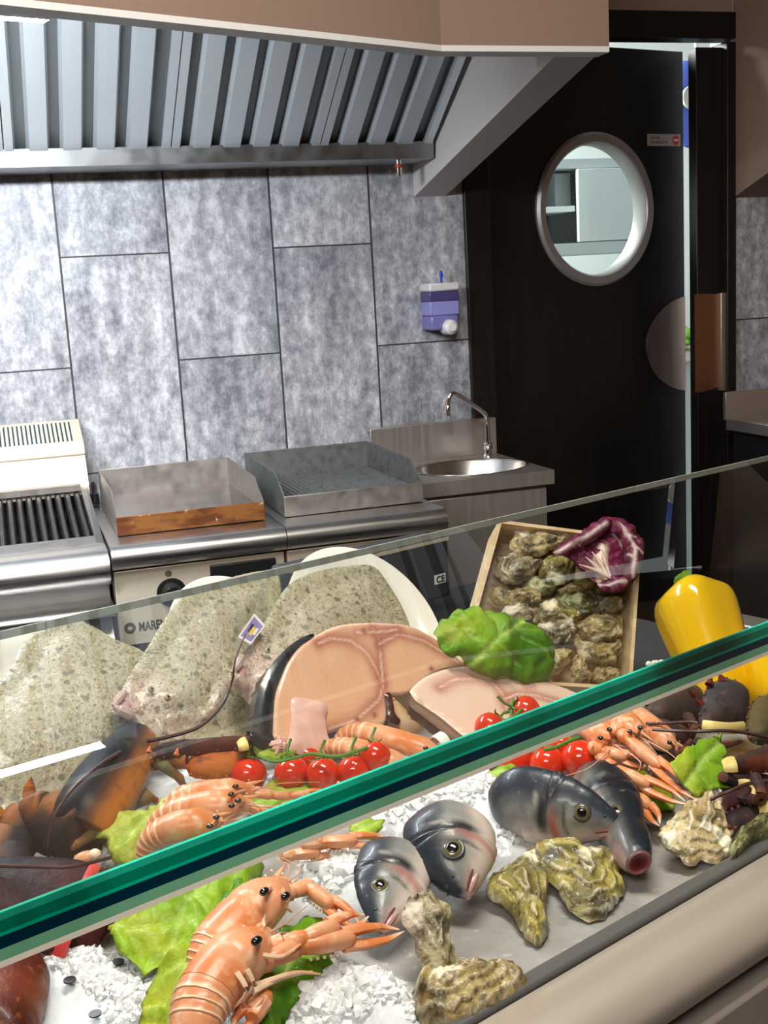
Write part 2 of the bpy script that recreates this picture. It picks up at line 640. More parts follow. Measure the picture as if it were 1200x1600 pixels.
# notice on the door: two grey lines and a red no-entry disc
sa, sb, sd = onDoor(1011, 209, 0.002), onDoor(1063, 210, 0.002), onDoor(1011, 228, 0.002)
su, sv = (sb - sa).dot(DX), (sa.z - sd.z)
st = struct('notice_sticker', MB().prism([sa, sa + DX * su, sa + DX * su - Z * sv, sa - Z * sv], DN * 0.0006), mat('notice_paper', (0.40, 0.33, 0.30), 0.6), door)
lines = MB()
for y0, x1 in ((0.22, 0.38), (0.58, 0.60)):
    for k in range(int(x1 * 12)):
        p = sa + DX * su * (0.10 + k * 0.075) - Z * sv * (y0 + 0.2)
        lines.prism([p, p + DX * su * 0.045, p + DX * su * 0.045 + Z * sv * 0.2, p + Z * sv * 0.2], DN * 0.0009)
struct('printed_lines', lines, mat('notice_ink', (0.12, 0.11, 0.12), 0.6), st)
struct('red_disc', MB().lathe(sa + DX * su * 0.86 - Z * sv * 0.5, [(0.0001, 0.001), (sv * 0.42, 0.001), (sv * 0.42, 0.0)], DAX, 24), mat('notice_red', (0.5, 0.02, 0.015), 0.5), st)
bc = sa + DX * su * 0.86 - Z * sv * 0.5
struct('white_bar', MB().prism([bc + DX * (sx * sv * 0.28) + Z * (sz * sv * 0.08) + DN * 0.001 for sx, sz in ((-1, -1), (1, -1), (1, 1), (-1, 1))], DN * 0.0006), mat('notice_white', (0.7, 0.6, 0.58), 0.6), st)

# narrow right leaf beside the gap, with the other half of the push plate
xl = pY(1085, 536, 3.345).x
xr = pY(1132, 536, 3.345).x
leaf = struct('door_2', MB().box((pY(1083, 400, 3.368).x, 3.345, 0.01), (2.236, 3.39, 2.088)), M_wenge, bevel=0.002)
zc, zh = pY(1105, 536, 3.34).z, (pY(1105, 459, 3.34).z - pY(1105, 613, 3.34).z) / 2
pl = []
for i in range(21):
    u = i / 20
    x = xl + (pY(1123, 536, 3.34).x - xl) * u
    pl.append((x, 3.3445, zc + zh * (1 - 0.03 * u * u)))
for i in range(20, -1, -1):
    u = i / 20
    x = xl + (pY(1123, 536, 3.34).x - xl) * u
    pl.append((x, 3.3445, zc - zh * (1 - 0.09 * u * u)))
struct('push_plate', MB().prism(pl, (0, -0.003, 0)), mat('bronze_plate', (0.34, 0.17, 0.10), 0.4, 0.9, rnoise=((60, 60, 4), 0.3, 0.5)), leaf)
struct('edge_strip', MB().box((pY(1124, 536, 3.335).x, 3.325, zc - zh), (pY(1132, 536, 3.335).x, 3.345, zc + zh)), mat('strip_steel', (0.55, 0.47, 0.43), 0.4, 0.9), leaf, bevel=0.002)

# plaster boxing around the hood
zs = 1.888
c0 = pZ(690, 80, zs)
c1 = pZ(965, 76, zs)
c1.y = c0.y
far = c0 - (c0 - pZ(0, 7, zs)).normalized() * 2.6
tk = 0.055
n1 = Vector((-(c0 - far).normalized().y, (c0 - far).normalized().x, 0))
poly = [far, c0, c1, c1 + Vector((0, tk, 0)), c0 + Vector((0, tk, 0)), far + n1 * tk]
t2 = struct('trim_2', MB().prism([p + Z * 0.012 for p in poly], (0, 0, 2.688 - zs)), M_plaster, smooth=20)
struct('hem', MB().prism(poly, (0, 0, 0.0119)), mat('hem_white', (0.88, 0.87, 0.86), 0.7), t2, smooth=20)
# sloping right cheek of the boxing
xa, xb = 1.195, 1.292
xf0, xf1 = c1.x - 0.098, c1.x
yf = c1.y + tk + 0.001
prof = [(YW, 1.668), (yf, 1.893), (yf, 2.7), (YW, 2.7)]
V = []
for side in (0, 1):
    for (y, z) in prof:
        fr = (YW - y) / (YW - yf)
        V.append(((xa + (xf0 - xa) * fr) if side == 0 else (xb + (xf1 - xb) * fr), y, z))
struct('trim_3', MB().hexa(V), M_plasterw, smooth=20)
# boxing at the right edge above the side sink
A = pY(1160, 307, 3.28)
B = pY(1215, 277, 3.0)
struct('trim_4', MB().hexa([(A.x, 3.329, A.z), (A.x + 0.6, 3.329, A.z), (A.x + 0.6, 2.6, A.z + 0.25), (A.x + 0.02, 2.6, A.z + 0.25), (A.x, 3.329, 2.7), (A.x + 0.6, 3.329, 2.7), (A.x + 0.6, 2.6, 2.7), (A.x + 0.02, 2.6, 2.7)]), M_plaster, smooth=20)

# ------------------------------------------------------------------ store room seen through the door
r = root('wall_cabinet', (2.6, 5.2, 1.3), 'white wall cabinet with open shelves seen through the porthole', 'cabinet')
YC = 4.9


def pc_(x, y):
    return pY(x, y, YC)


zt, zb = pc_(935, 262).z, pc_(935, 378).z
x0, xm, x1 = pc_(840, 330).x - 0.25, pc_(902, 330).x, pc_(1060, 330).x
zt = zt + 0.0
cab = MB().box((x0, YC, zt), (x1, YC + 0.35, zt + 0.04)).box((x0, YC - 0.02, zb - 0.05), (x1, YC + 0.35, zb)).box((x0, YC + 0.33, zb), (x1, YC + 0.35, zt)).box((x0, YC, zb), (x0 + 0.02, YC + 0.35, zt)).box((x1 - 0.02, YC, zb), (x1, YC + 0.35, zt))
build('carcass', cab, mat('cabinet_grey', (0.55, 0.6, 0.59), 0.5), r)
build('back_panel', MB().box((x0 + 0.02, YC + 0.30, zb), (xm, YC + 0.329, zt)), mat('cabinet_inside', (0.10, 0.09, 0.10), 0.6), r)
build('shelf', MB().box((x0 + 0.02, YC + 0.02, pc_(870, 331).z), (xm - 0.001, YC + 0.30, pc_(870, 322).z)), M_white, r)
build('sliding_door', MB().box((xm, YC - 0.015, zb + 0.004), (x1 - 0.02, YC + 0.01, zt - 0.004)), mat('cabinet_door_white', (0.74, 0.76, 0.72), 0.5, mottle=[((8, 8, 1), (0.66, 0.69, 0.68), 0.45, 0.6)]), r, bevel=0.002)
q = pc_(893, 310)
tag(build('storage_tub', MB().box((q.x - 0.03, YC + 0.1, pc_(870, 322).z + 0.001), (q.x + 0.05, YC + 0.2, q.z + 0.12)), mat('tub_plastic', (0.5, 0.55, 0.56), 0.4), bevel=0.005), 'pale tub on the open shelf behind the porthole', 'tub')
r = root('store_counter', (3.2, 5.2, 0), 'steel counter glimpsed low in the door gap', 'counter')
zc2 = pY(1079, 545, 5.0).z
build('worktop', MB().box((1.6, 4.75, zc2 - 0.04), (4.4, 5.5, zc2)), M_steelx, r, bevel=0.004)
build('body', MB().box((1.65, 4.8, 0), (4.35, 5.5, zc2 - 0.041)), mat('counter_grey', (0.55, 0.6, 0.58), 0.5), r)
g = pY(1079, 527, 5.0)
mb = MB()
for i in range(40):
    p = Vector((g.x + random.uniform(-0.16, 0.16), 5.0 + random.uniform(-0.06, 0.06), zc2 + random.uniform(0.035, 0.08)))
    mb.ball(p, random.uniform(0.014, 0.03), n=8, m=6)
tag(build('leafy_vegetable', mb, mat('store_green', (0.2, 0.5, 0.08), 0.5)), 'bright green vegetable on the counter in the door gap', 'vegetable')
g = pY(1079, 511, 5.12)
tag(build('fruit_pile', MB().ball((g.x - 0.03, 5.17, zc2 + 0.055), (0.06, 0.05, 0.055)), mat('store_yellow', (0.75, 0.5, 0.12), 0.5)), 'yellow fruit behind the green vegetable in the door gap', 'fruit')
# blue jacket hanging in the gap
g0, g1 = pY(1076, 95, 4.2), pY(1076, 225, 4.2)
rings = []
for i in range(13):
    u = i / 12
    z = g0.z + (g1.z - g0.z) * u
    w = 0.05 + 0.09 * sin(pi * min(1, u * 0.9 + 0.08)) ** 0.7
    rings.append([Vector((g0.x + 0.04 + w * cos(a) * 1.2, 4.2 + 0.06 * sin(a), z + 0.01 * sin(3 * a))) for a in [2 * pi * j / 16 for j in range(16)]])
bag = root('hanging_bag', (g0.x, 4.2, g1.z), 'blue bag with a pale round patch hanging in the door gap', 'bag')
build('body', MB().loft(rings), mat('bag_blue', (0.10, 0.16, 0.62), 0.6), bag)
pm = pY(1083, 152, 4.13)
build('patch', MB().lathe(pm, [(0.0001, 0.004), (0.045, 0.004), (0.045, -0.01)], frame((0, -1, 0)), 24), mat('bag_patch', (0.6, 0.6, 0.5), 0.6), bag)
build('strap', MB().tube([(g0.x + 0.04, 4.2, g0.z - 0.01), (g0.x + 0.03, 4.21, g0.z + 0.2), (g0.x + 0.05, 4.22, 2.8)], 0.008), M_white, bag)
LAMP = 370.0
# ------------------------------------------------------------------ cooking line
def slab_hole(mb, P0, ex, ey, ez, u0, u1, v0, v1, cu, cv, ru, rv, th, N=48):
    """slab in the plane ex/ey with an oval hole, thickness th along -ez"""
    angs = sorted(set([2 * pi * i / N for i in range(N)] + [atan2((v - cv) / rv, (u - cu) / ru) % (2 * pi) for u in (u0, u1) for v in (v0, v1)]))
    n = len(angs)
    inn, outr = [], []
    for a in angs:
        c, s_ = ru * cos(a), rv * sin(a)
        k = min([(u1 - cu) / c if c > 1e-9 else 1e9, (u0 - cu) / c if c < -1e-9 else 1e9, (v1 - cv) / s_ if s_ > 1e-9 else 1e9, (v0 - cv) / s_ if s_ < -1e-9 else 1e9])
        inn.append((cu + c, cv + s_))
        outr.append((cu + k * c, cv + k * s_))
    Q = lambda p, o: Vector(P0) + ex * p[0] + ey * p[1] + ez * o
    V = [Q(p, 0) for p in inn] + [Q(p, 0) for p in outr] + [Q(p, -th) for p in inn] + [Q(p, -th) for p in outr]
    Fc = []
    for i in range(n):
        j = (i + 1) % n
        Fc += [(i, j, n + j, n + i), (2 * n + i, 3 * n + i, 3 * n + j, 2 * n + j), (i, 2 * n + i, 2 * n + j, j), (n + i, n + j, 3 * n + j, 3 * n + i)]
    return mb.add(V, Fc)


EX, EY = Vector((1, 0, 0)), Vector((0, 1, 0))


def nose(mb, x0, x1, yf, z0, z1, yb):
    """rounded front rail"""
    r = (z1 - z0) / 2
    rings = []
    for x in (x0, x1):
        pr = [(yb, z0)] + [(yf + r - r * cos(a), (z0 + z1) / 2 - r * sin(a)) for a in [pi / 2 - pi * i / 12 for i in range(13)]] + [(yb, z1)]
        rings.append([(x, y, z) for y, z in pr])
    return mb.loft(rings)


def cabinet(name, x0, x1, label):
    r = root(name, ((x0 + x1) / 2, 2.95, 0), label, 'cooker')
    build('body', MB().box((x0 + 0.002, 2.69, 0.12), (x1 - 0.002, 3.30, 0.825)).box((x0 + 0.02, 2.76, 0), (x1 - 0.02, 3.28, 0.12)), M_steeld, r, bevel=0.002)
    build('worktop', nose(MB(), x0 + 0.001, x1 - 0.001, 2.625, 0.829, 0.884, 2.72).box((x0 + 0.001, 2.719, 0.829), (x1 - 0.001, 3.31, 0.884)), M_steel, r, smooth=35)
    build('control_panel', MB().hexa([(x0 + 0.004, 2.672, 0.645), (x1 - 0.004, 2.672, 0.645), (x1 - 0.004, 2.70, 0.645), (x0 + 0.004, 2.70, 0.645), (x0 + 0.004, 2.655, 0.824), (x1 - 0.004, 2.655, 0.824), (x1 - 0.004, 2.70, 0.824), (x0 + 0.004, 2.70, 0.824)]), M_panel, r, bevel=0.002)
    return r


def onPanel(x, y, off=0.0):
    """a point on the leaning control panels"""
    n = Vector((0, -0.1785, -0.0).__class__((0, -0.1785, -0.017))) if False else Vector((0, -0.1785, 0.017))
    n.normalize()
    P0 = Vector((0, 2.672, 0.645)) + n * 0.0
    n = Vector((0, -0.179, -0.017)).normalized()
    d = ray(x, y)
    return CAM_LOC + d * ((P0 + n * off - CAM_LOC).dot(n) / d.dot(n))


PN = Vector((0, -0.179, -0.017)).normalized()
PVv = Vector((0, -0.017, 0.179)).normalized()
c1_ = cabinet('griddle_cooker', 0.19, 0.59, 'steel griddle cooker with black knob under the rusty smooth griddle tray')
kc = onPanel(268, 925)
build('knob', MB().lathe(kc + PN * 0.0005, [(0.0001, 0.026), (0.019, 0.026), (0.0225, 0.022), (0.0245, 0.004), (0.033, 0.003), (0.034, 0.0)], (EX, PVv, PN), 32).hexa([kc + EX * a + PVv * b + PN * c for c in (0.024, 0.034) for a, b in ((-0.006, -0.022), (0.006, -0.022), (0.006, 0.022), (-0.006, 0.022))]), M_black, c1_)
dc = onPanel(263, 896)
d_ = build('dial_mark', MB().lathe(dc, [(0.0001, 0.001), (0.0075, 0.001), (0.0075, 0)], (EX, PVv, PN), 20), mat('dial_dark', (0.12, 0.11, 0.10), 0.4), c1_)
build('dial_wedge', MB().prism([dc + PN * 0.0012 + EX * (0.0045 * cos(a)) + PVv * (0.0045 * sin(a)) for a in [pi + pi * i / 8 for i in range(9)]], PN * 0.0004), M_steelx, d_)
p0, p1, p2, p3 = [onPanel(*q) for q in ((327, 883), (429, 869), (431, 893), (329, 907))]
pq = build('black_plate', MB().prism([Vector((p0.x, p0.y, p0.z)), Vector((p1.x, p0.y, p0.z)), Vector((p1.x, p3.y, p3.z - 0.006)), Vector((p0.x, p3.y, p3.z - 0.006))], PN * 0.012), M_black, c1_, bevel=0.001)
# maker's mark and name
lc = onPanel(203, 981)
build('emblem', MB().lathe(lc, [(0.0062, 0.0), (0.0062, 0.0012), (0.013, 0.0012), (0.013, 0.0)], (EX, PVv, PN), 28), mat('emblem_grey', (0.16, 0.16, 0.16), 0.4, 0.5), c1_)
build('emblem_ring', MB().lathe(lc + PN * 0.0004, [(0.0075, 0.0), (0.0075, 0.0014), (0.0115, 0.0014), (0.0115, 0.0)], (EX, PVv, PN), 28), M_steelx, c1_)
build('lettering', text_mesh('MARENO', 0.031, onPanel(217, 986) + PN * 0.0006, EX, PVv, wide=0.62), mat('letter_grey', (0.10, 0.10, 0.10), 0.4, 0.3), c1_, smooth=0)

c2_ = cabinet('ribbed_cooker', 0.59, 0.99, 'steel cooker under the ribbed grill tray next to the sink')
p0, p1 = onPanel(578, 842), onPanel(664, 822)
build('name_plate', MB().prism([Vector((p0.x, 2.657, 0.79)), Vector((0.955, 2.657, 0.79)), Vector((0.955, 2.654, 0.815)), Vector((p0.x, 2.654, 0.815))], PN * 0.003), mat('plate_brown', (0.42, 0.30, 0.25), 0.4, 0.7), c2_)
build('screw', MB().lathe(onPanel(523, 862), [(0.0001, 0.003), (0.006, 0.003), (0.007, 0)], (EX, PVv, PN), 16), M_black, c2_)


def pan(name, x0, x1, yf, yb, zb, zf, zt, label, fmat, ribbed, wall, floor):
    """flat cooking tray with a tall rim and cut-down front corners"""
    r = root(name, ((x0 + x1) / 2, (yf + yb) / 2, zb), label, 'griddle tray')
    t = 0.004
    build('front_wall', MB().box((x0, yf, zb), (x1, yf + t, zf)), fmat, r, bevel=0.001)
    build('back_wall', MB().box((x0, yb - t, zb), (x1, yb, zt)), wall, r, bevel=0.001)
    for x in (x0, x1 - t):
        pr = [(yf + t, zb), (yb - t, zb), (yb - t, zt), (yf + 0.09, zt - 0.006), (yf + t, zf)]
        build('side_wall', MB().prism([(x, y, z) for y, z in pr], (t, 0, 0)), wall, r)
    zc = zf - 0.016
    if ribbed:
        n = 26
        rings = []
        for y in (yf + t, yb - t):
            pr = [(x0 + t, zb + 0.002)]
            w = (x1 - x0 - 2 * t) / n
            for i in range(n):
                xx = x0 + t + i * w
                pr += [(xx + 0.15 * w, zc - 0.006), (xx + 0.35 * w, zc), (xx + 0.65 * w, zc), (xx + 0.85 * w, zc - 0.006)]
            pr += [(x1 - t, zb + 0.002)]
            rings.append([(x, y, z) for x, z in pr])
        build('ribbed_plate', MB().loft(rings), floor, r, smooth=0)
    else:
        build('plate', MB().box((x0 + t, yf + t, zb + 0.002), (x1 - t, yb - t, zc)), floor, r)
    return r


M_rust = mat('burnt_brown_steel', (0.30, 0.115, 0.03), 0.5, 0.35, mottle=[((14, 14, 40), (0.13, 0.04, 0.012), 0.42, 0.62), ((60, 60, 60), (0.62, 0.52, 0.42), 0.64, 0.75)])
M_traywall = mat('tray_wall_steel', (0.44, 0.40, 0.375), 0.42, 0.9, rnoise=(30, 0.36, 0.55))
M_polish = mat('oiled_plate', (0.40, 0.37, 0.36), 0.13, 1, mottle=[((9, 9, 9), (0.30, 0.27, 0.26), 0.45, 0.65)], rnoise=(14, 0.08, 0.22))
M_tgrey = mat('tray_grey_iron', (0.22, 0.225, 0.22), 0.5, 0.6, mottle=[(40, (0.15, 0.155, 0.15), 0.45, 0.7)], rnoise=(50, 0.4, 0.6))
pan('griddle_tray', 0.219, 0.568, 2.75, 3.19, 0.886, 0.930, 0.985, 'smooth griddle tray with a rusty brown front edge', M_rust, False, M_traywall, M_polish)
pan('grill_tray', 0.617, 0.973, 2.75, 3.21, 0.886, 0.936, 0.990, 'grey ribbed grill tray to the left of the sink', M_traywall, True, M_tgrey, M_tgrey)

# char grill at the far left
cg = root('char_grill', (-0.01, 2.95, 0), 'steel char grill with black ribs and slotted vent at left edge', 'grill')
X0, X1 = -0.21, 0.186
build('body', MB().box((X0, 2.70, 0.10), (X1, 3.30, 0.80)), M_steeld, cg, bevel=0.002)
build('front_rail', nose(MB(), X0, X1, 2.63, 0.795, 0.876, 2.76), M_steel, cg, smooth=35)
build('drip_drawer', nose(MB(), X0 + 0.004, X1 - 0.004, 2.635, 0.44, 0.75, 2.72), M_steel, cg, smooth=35)
build('handle_lip', nose(MB(), X0, X1, 2.60, 0.735, 0.757, 2.70), M_steel, cg, smooth=35)
tr = MB()
tr.hexa([(X1 - 0.018, 2.74, 0.80), (X1, 2.74, 0.80), (X1, 3.2, 0.80), (X1 - 0.018, 3.2, 0.80), (X1 - 0.018, 2.74, 0.880), (X1, 2.74, 0.876), (X1, 3.2, 0.955), (X1 - 0.018, 3.2, 0.955)])
tr.hexa([(X0, 2.74, 0.80), (X0 + 0.018, 2.74, 0.80), (X0 + 0.018, 3.2, 0.80), (X0, 3.2, 0.80), (X0, 2.74, 0.880), (X0 + 0.018, 2.74, 0.876), (X0 + 0.018, 3.2, 0.955), (X0, 3.2, 0.955)])
tr.box((X0 + 0.018, 2.74, 0.80), (X1 - 0.018, 2.755, 0.877))
tr.box((X0 + 0.018, 2.755, 0.80), (X1 - 0.018, 3.2, 0.81))
build('trough', tr, M_steeld, cg)
for i in range(15):
    x = X0 + 0.03 + i * (X1 - X0 - 0.06) / 14
    rings = []
    for y, z in ((2.765, 0.868), (2.9, 0.888), (3.05, 0.913), (3.145, 0.932)):
        rings.append([(x - 0.0085, y, z - 0.02), (x - 0.0085, y, z), (x - 0.004, y, z + 0.008), (x + 0.004, y, z + 0.008), (x + 0.0085, y, z), (x + 0.0085, y, z - 0.02)])
    build('rib', MB().loft(rings), M_iron, cg, smooth=0)
build('end_strip', MB().hexa([(X0 + 0.018, 2.755, 0.86), (X1 - 0.018, 2.755, 0.86), (X1 - 0.018, 2.768, 0.86), (X0 + 0.018, 2.768, 0.86), (X0 + 0.018, 2.755, 0.889), (X1 - 0.018, 2.755, 0.889), (X1 - 0.018, 2.768, 0.891), (X0 + 0.018, 2.768, 0.891)]), M_steeld, cg)
# splash back with slotted vent top
prof = [(3.15, 0.93), (3.15, 0.952), (3.19, 1.028), (3.18, 1.034), (3.195, 1.062), (3.30, 1.112), (3.325, 1.112), (3.325, 0.93)]
build('vent_hood', MB().prism([(X0, y, z) for y, z in prof], (X1 + 0.004 - X0, 0, 0)), M_panel, cg, smooth=20)
build('lower_ledge', MB().hexa([(X0, 3.138, 0.942), (X1 - 0.018, 3.138, 0.942), (X1 - 0.018, 3.16, 0.942), (X0, 3.16, 0.942), (X0, 3.138, 0.958), (X1 - 0.018, 3.138, 0.958), (X1 - 0.018, 3.16, 0.962), (X0, 3.16, 0.962)]), M_steelx, cg)
sl = MB()
n_ = Vector((0, -0.05, 0.105)).normalized()
for i in range(34):
    x = X1 - 0.026 - i * 0.0112
    a, b = Vector((x, 3.204, 1.0663)), Vector((x, 3.292, 1.1082))
    sl.prism([a, a + EX * 0.0042, b + EX * 0.0042, b], n_ * 0.0006)
build('vent_slots', sl, mat('slot_dark', (0.015, 0.05, 0.06), 0.5), cg, smooth=0)
tag(build('gas_tap', MB().lathe((0.205, 3.22, 0.888), [(0.0001, 0.03), (0.012, 0.03), (0.014, 0.004), (0.018, 0)], None, 16).tube([(0.205, 3.22, 0.91), (0.212, 3.27, 0.93), (0.212, 3.325, 0.93)], 0.006), M_black), 'small black gas tap between the char grill and the smooth griddle tray', 'tap')

# sink
sk = root('hand_sink', (1.2, 3.1, 0), 'small steel sink with round basin between the ribbed grill tray and door', 'sink')
ZT = 0.906
bc_ = pZ(726, 727, ZT)
bx, by = 0.160, (pZ(726, 710, ZT).y - pZ(726, 746, ZT).y) / 2
by = min(by, 0.14)
bc_.y = 3.07
top = slab_hole(MB(), (0, 0, ZT), EX, EY, Z, 1.0, 1.40, 2.885, 3.295, bc_.x, bc_.y, bx, by, 0.010)
top.box((1.0, 2.885, ZT - 0.038), (1.40, 2.893, ZT - 0.0101)).box((1.0, 2.893, ZT - 0.038), (1.008, 3.29, ZT - 0.0101)).box((1.392, 2.893, ZT - 0.038), (1.40, 3.29, ZT - 0.0101))
build('top', top, M_steelx, sk, smooth=30)
rings = []
for k, (f, dz) in enumerate([(1.03, 0.002), (1.0, 0.0015), (0.97, -0.004), (0.90, -0.05), (0.72, -0.09), (0.4, -0.105), (0.08, -0.108)]):
    rings.append([Vector((bc_.x + bx * f * cos(a), bc_.y + by * f * sin(a), ZT + dz)) for a in [2 * pi * j / 48 for j in range(48)]])
build('basin', MB().loft(rings, cap=False), mat('basin_steel', (0.66, 0.63, 0.60), 0.26, 1), sk, thick=0.002)
build('drain', MB().lathe((bc_.x, bc_.y, ZT - 0.106), [(0.0001, 0.0), (0.016, 0.001), (0.02, 0.0)], None, 20), M_black, sk)
build('splash_back', MB().box((1.008, 3.285, ZT), (1.405, 3.297, 1.013)).box((1.008, 3.2971, 1.003), (1.405, 3.325, 1.013)), M_steelx, sk, bevel=0.001)
build('cabinet_body', MB().box((1.02, 2.91, 0.1), (1.382, 3.29, ZT - 0.045)), M_steeld, sk)
build('cabinet_door', MB().box((1.022, 2.895, 0.12), (1.38, 2.909, ZT - 0.048)), M_steelx, sk, bevel=0.002)
fa = root('faucet', (1.346, 3.215, ZT), 'chrome swivel faucet on the steel sink', 'faucet')
YF = 3.215
fb = pY(763, 706, YF)
build('base', MB().lathe((fb.x, YF, ZT + 0.0005), [(0.014, 0), (0.015, 0.006), (0.011, 0.010), (0.010, 0.022), (0.013, 0.026), (0.013, 0.040), (0.009, 0.044), (0.0085, 0.06)], None, 24, cap=True), M_chrome, fa)
build('spout', MB().tube(catmull([(fb.x, YF, ZT + 0.055), (fb.x - 0.001, YF, pY(763, 660, YF).z), pY(757, 646, 3.21), pY(735, 630, 3.20), pY(715, 617, 3.19), pY(706, 615, 3.19), pY(701, 623, 3.19), pY(700, 634, 3.19)], 6), 0.0068, 14), M_chrome, fa)
e0, e1 = pY(700, 634, 3.19), pY(699, 650, 3.19)
build('aerator', MB().tube([e0, e0 + (e1 - e0) * 0.1, e1], [0.0075, 0.0085, 0.0085], 16), M_chrome, fa)

# soap dispenser on the wall
sd_ = root('soap_dispenser', (1.253, 3.3, 1.27), 'white and violet soap dispenser on the tiled wall', 'soap dispenser')
d0, d1 = pY(669, 443, 3.25), pY(720, 519, 3.25)
xa_, xb_, za_, zb_ = d0.x, d1.x, d1.z, d0.z
H = zb_ - za_
build('lid', MB().box((xa_, 3.242, zb_ - 0.024), (xb_, 3.329, zb_)), mat('dispenser_white', (0.78, 0.76, 0.78), 0.4), sd_, bevel=0.006)
build('tank_top', MB().box((xa_ + 0.002, 3.247, zb_ - 0.052), (xb_ - 0.002, 3.329, zb_ - 0.0245)), mat('tank_dark_violet', (0.08, 0.065, 0.20), 0.25), sd_, bevel=0.003)
build('soap_window', MB().box((xa_ + 0.002, 3.248, za_ + 0.052), (xb_ - 0.002, 3.329, zb_ - 0.0525)), mat('soap_lavender', (0.30, 0.30, 0.68), 0.3), sd_, bevel=0.003)
build('tank_bottom', MB().box((xa_ + 0.002, 3.246, za_ + 0.010), (xb_ - 0.006, 3.329, za_ + 0.0515)), mat('tank_violet', (0.20, 0.19, 0.48), 0.3), sd_, bevel=0.006)
kp = pY(705, 511, 3.235)
build('push_button', MB().lathe((kp.x, 3.245, kp.z), [(0.0001, 0.022), (0.012, 0.022), (0.014, 0.018), (0.020, 0.014), (0.023, 0.0), (0.023, -0.03)], frame((0, -1, 0)), 28), mat('button_white', (0.82, 0.8, 0.8), 0.35), sd_)
kt = pY(689, 427, 3.29)
build('key', MB().box((kt.x - 0.003, 3.288, zb_ - 0.002), (kt.x + 0.003, 3.292, kt.z - 0.006)).ball((kt.x, 3.29, kt.z - 0.004), (0.006, 0.003, 0.012)), mat('key_blue', (0.02, 0.09, 0.55), 0.35), sd_)

# ------------------------------------------------------------------ extractor hood
hd = root('extractor_hood', (0.4, 3.0, 1.75), 'steel extractor hood with baffle filters inside the plaster boxing', 'extractor hood')
build('gutter', MB().prism([(-1.3, y, z) for y, z in [(3.325, 1.757), (3.15, 1.757), (3.145, 1.80), (3.16, 1.803), (3.165, 1.77), (3.325, 1.77)]], (1.193 + 1.3, 0, 0)), M_steeld, hd, smooth=20)
SL = radians(33)
E1, E2 = Vector((0, -cos(SL), sin(SL))), Vector((0, -sin(SL), -cos(SL)))
FB = Vector((0, 3.165, 1.782))
gx = [-0.74, -0.335, 0.070, 0.478, 0.872, 1.19]
for k in range(5):
    xa2, xb2 = gx[k] + 0.0015, gx[k + 1] - 0.0015
    LEN = 0.62
    def fp(x, e, n):
        return Vector((x, 0, 0)) + FB + E1 * e + E2 * n
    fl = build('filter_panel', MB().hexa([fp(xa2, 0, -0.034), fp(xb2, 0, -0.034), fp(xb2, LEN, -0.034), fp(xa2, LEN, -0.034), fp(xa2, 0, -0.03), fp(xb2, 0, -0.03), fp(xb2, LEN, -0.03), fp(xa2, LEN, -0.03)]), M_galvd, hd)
    n = 5 if k < 4 else 4
    pit = (xb2 - xa2) / n
    for i in range(n + 1):
        xc = xa2 + i * pit
        if i in (0, n):          # half bars along the panel's sides
            s0, s1 = (0, 0.021) if i == 0 else (-0.021, 0)
            pr = [(s0, 0.0), (s1, 0.0), (s1 * 1.3, -0.020), (s0, -0.024)]
        else:
            pr = [(-0.0215, 0.0), (0.0215, 0.0), (0.0285, -0.020), (0.0265, -0.022), (0.019, -0.003), (-0.019, -0.003), (-0.0265, -0.022), (-0.0285, -0.020)]
        V0 = [fp(xc + a, 0.004, b) for a, b in pr]
        build('baffle_bar', MB().prism(V0, E1 * (LEN - 0.01)), M_galv, fl, smooth=0)
    for i in range(n):
        xc = xa2 + (i + 0.5) * pit
        pr = [(-0.016, -0.026), (0.016, -0.026), (0.018, -0.016), (0.0165, -0.016), (0.015, -0.0245), (-0.015, -0.0245), (-0.0165, -0.016), (-0.018, -0.016)]
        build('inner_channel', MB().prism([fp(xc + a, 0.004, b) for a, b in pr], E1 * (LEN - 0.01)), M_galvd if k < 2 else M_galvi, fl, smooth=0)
build('upper_rail', MB().hexa([fp(-1.3, LEN - 0.004, -0.04), fp(1.19, LEN - 0.004, -0.04), fp(1.19, LEN + 0.05, -0.04), fp(-1.3, LEN + 0.05, -0.04), fp(-1.3, LEN - 0.004, 0.004), fp(1.19, LEN - 0.004, 0.004), fp(1.19, LEN + 0.05, 0.004), fp(-1.3, LEN + 0.05, 0.004)]), M_steeld, hd)
dv = pY(622, 246, 3.17)
v_ = build('drain_valve', MB().tube([(dv.x, 3.17, 1.7565), (dv.x, 3.17, 1.712)], [0.010, 0.0085], 14), M_chrome, hd)
build('red_collar', MB().tube([(dv.x, 3.17, 1.744), (dv.x, 3.17, 1.735)], 0.0112, 14), mat('collar_red', (0.5, 0.03, 0.02), 0.4), v_)

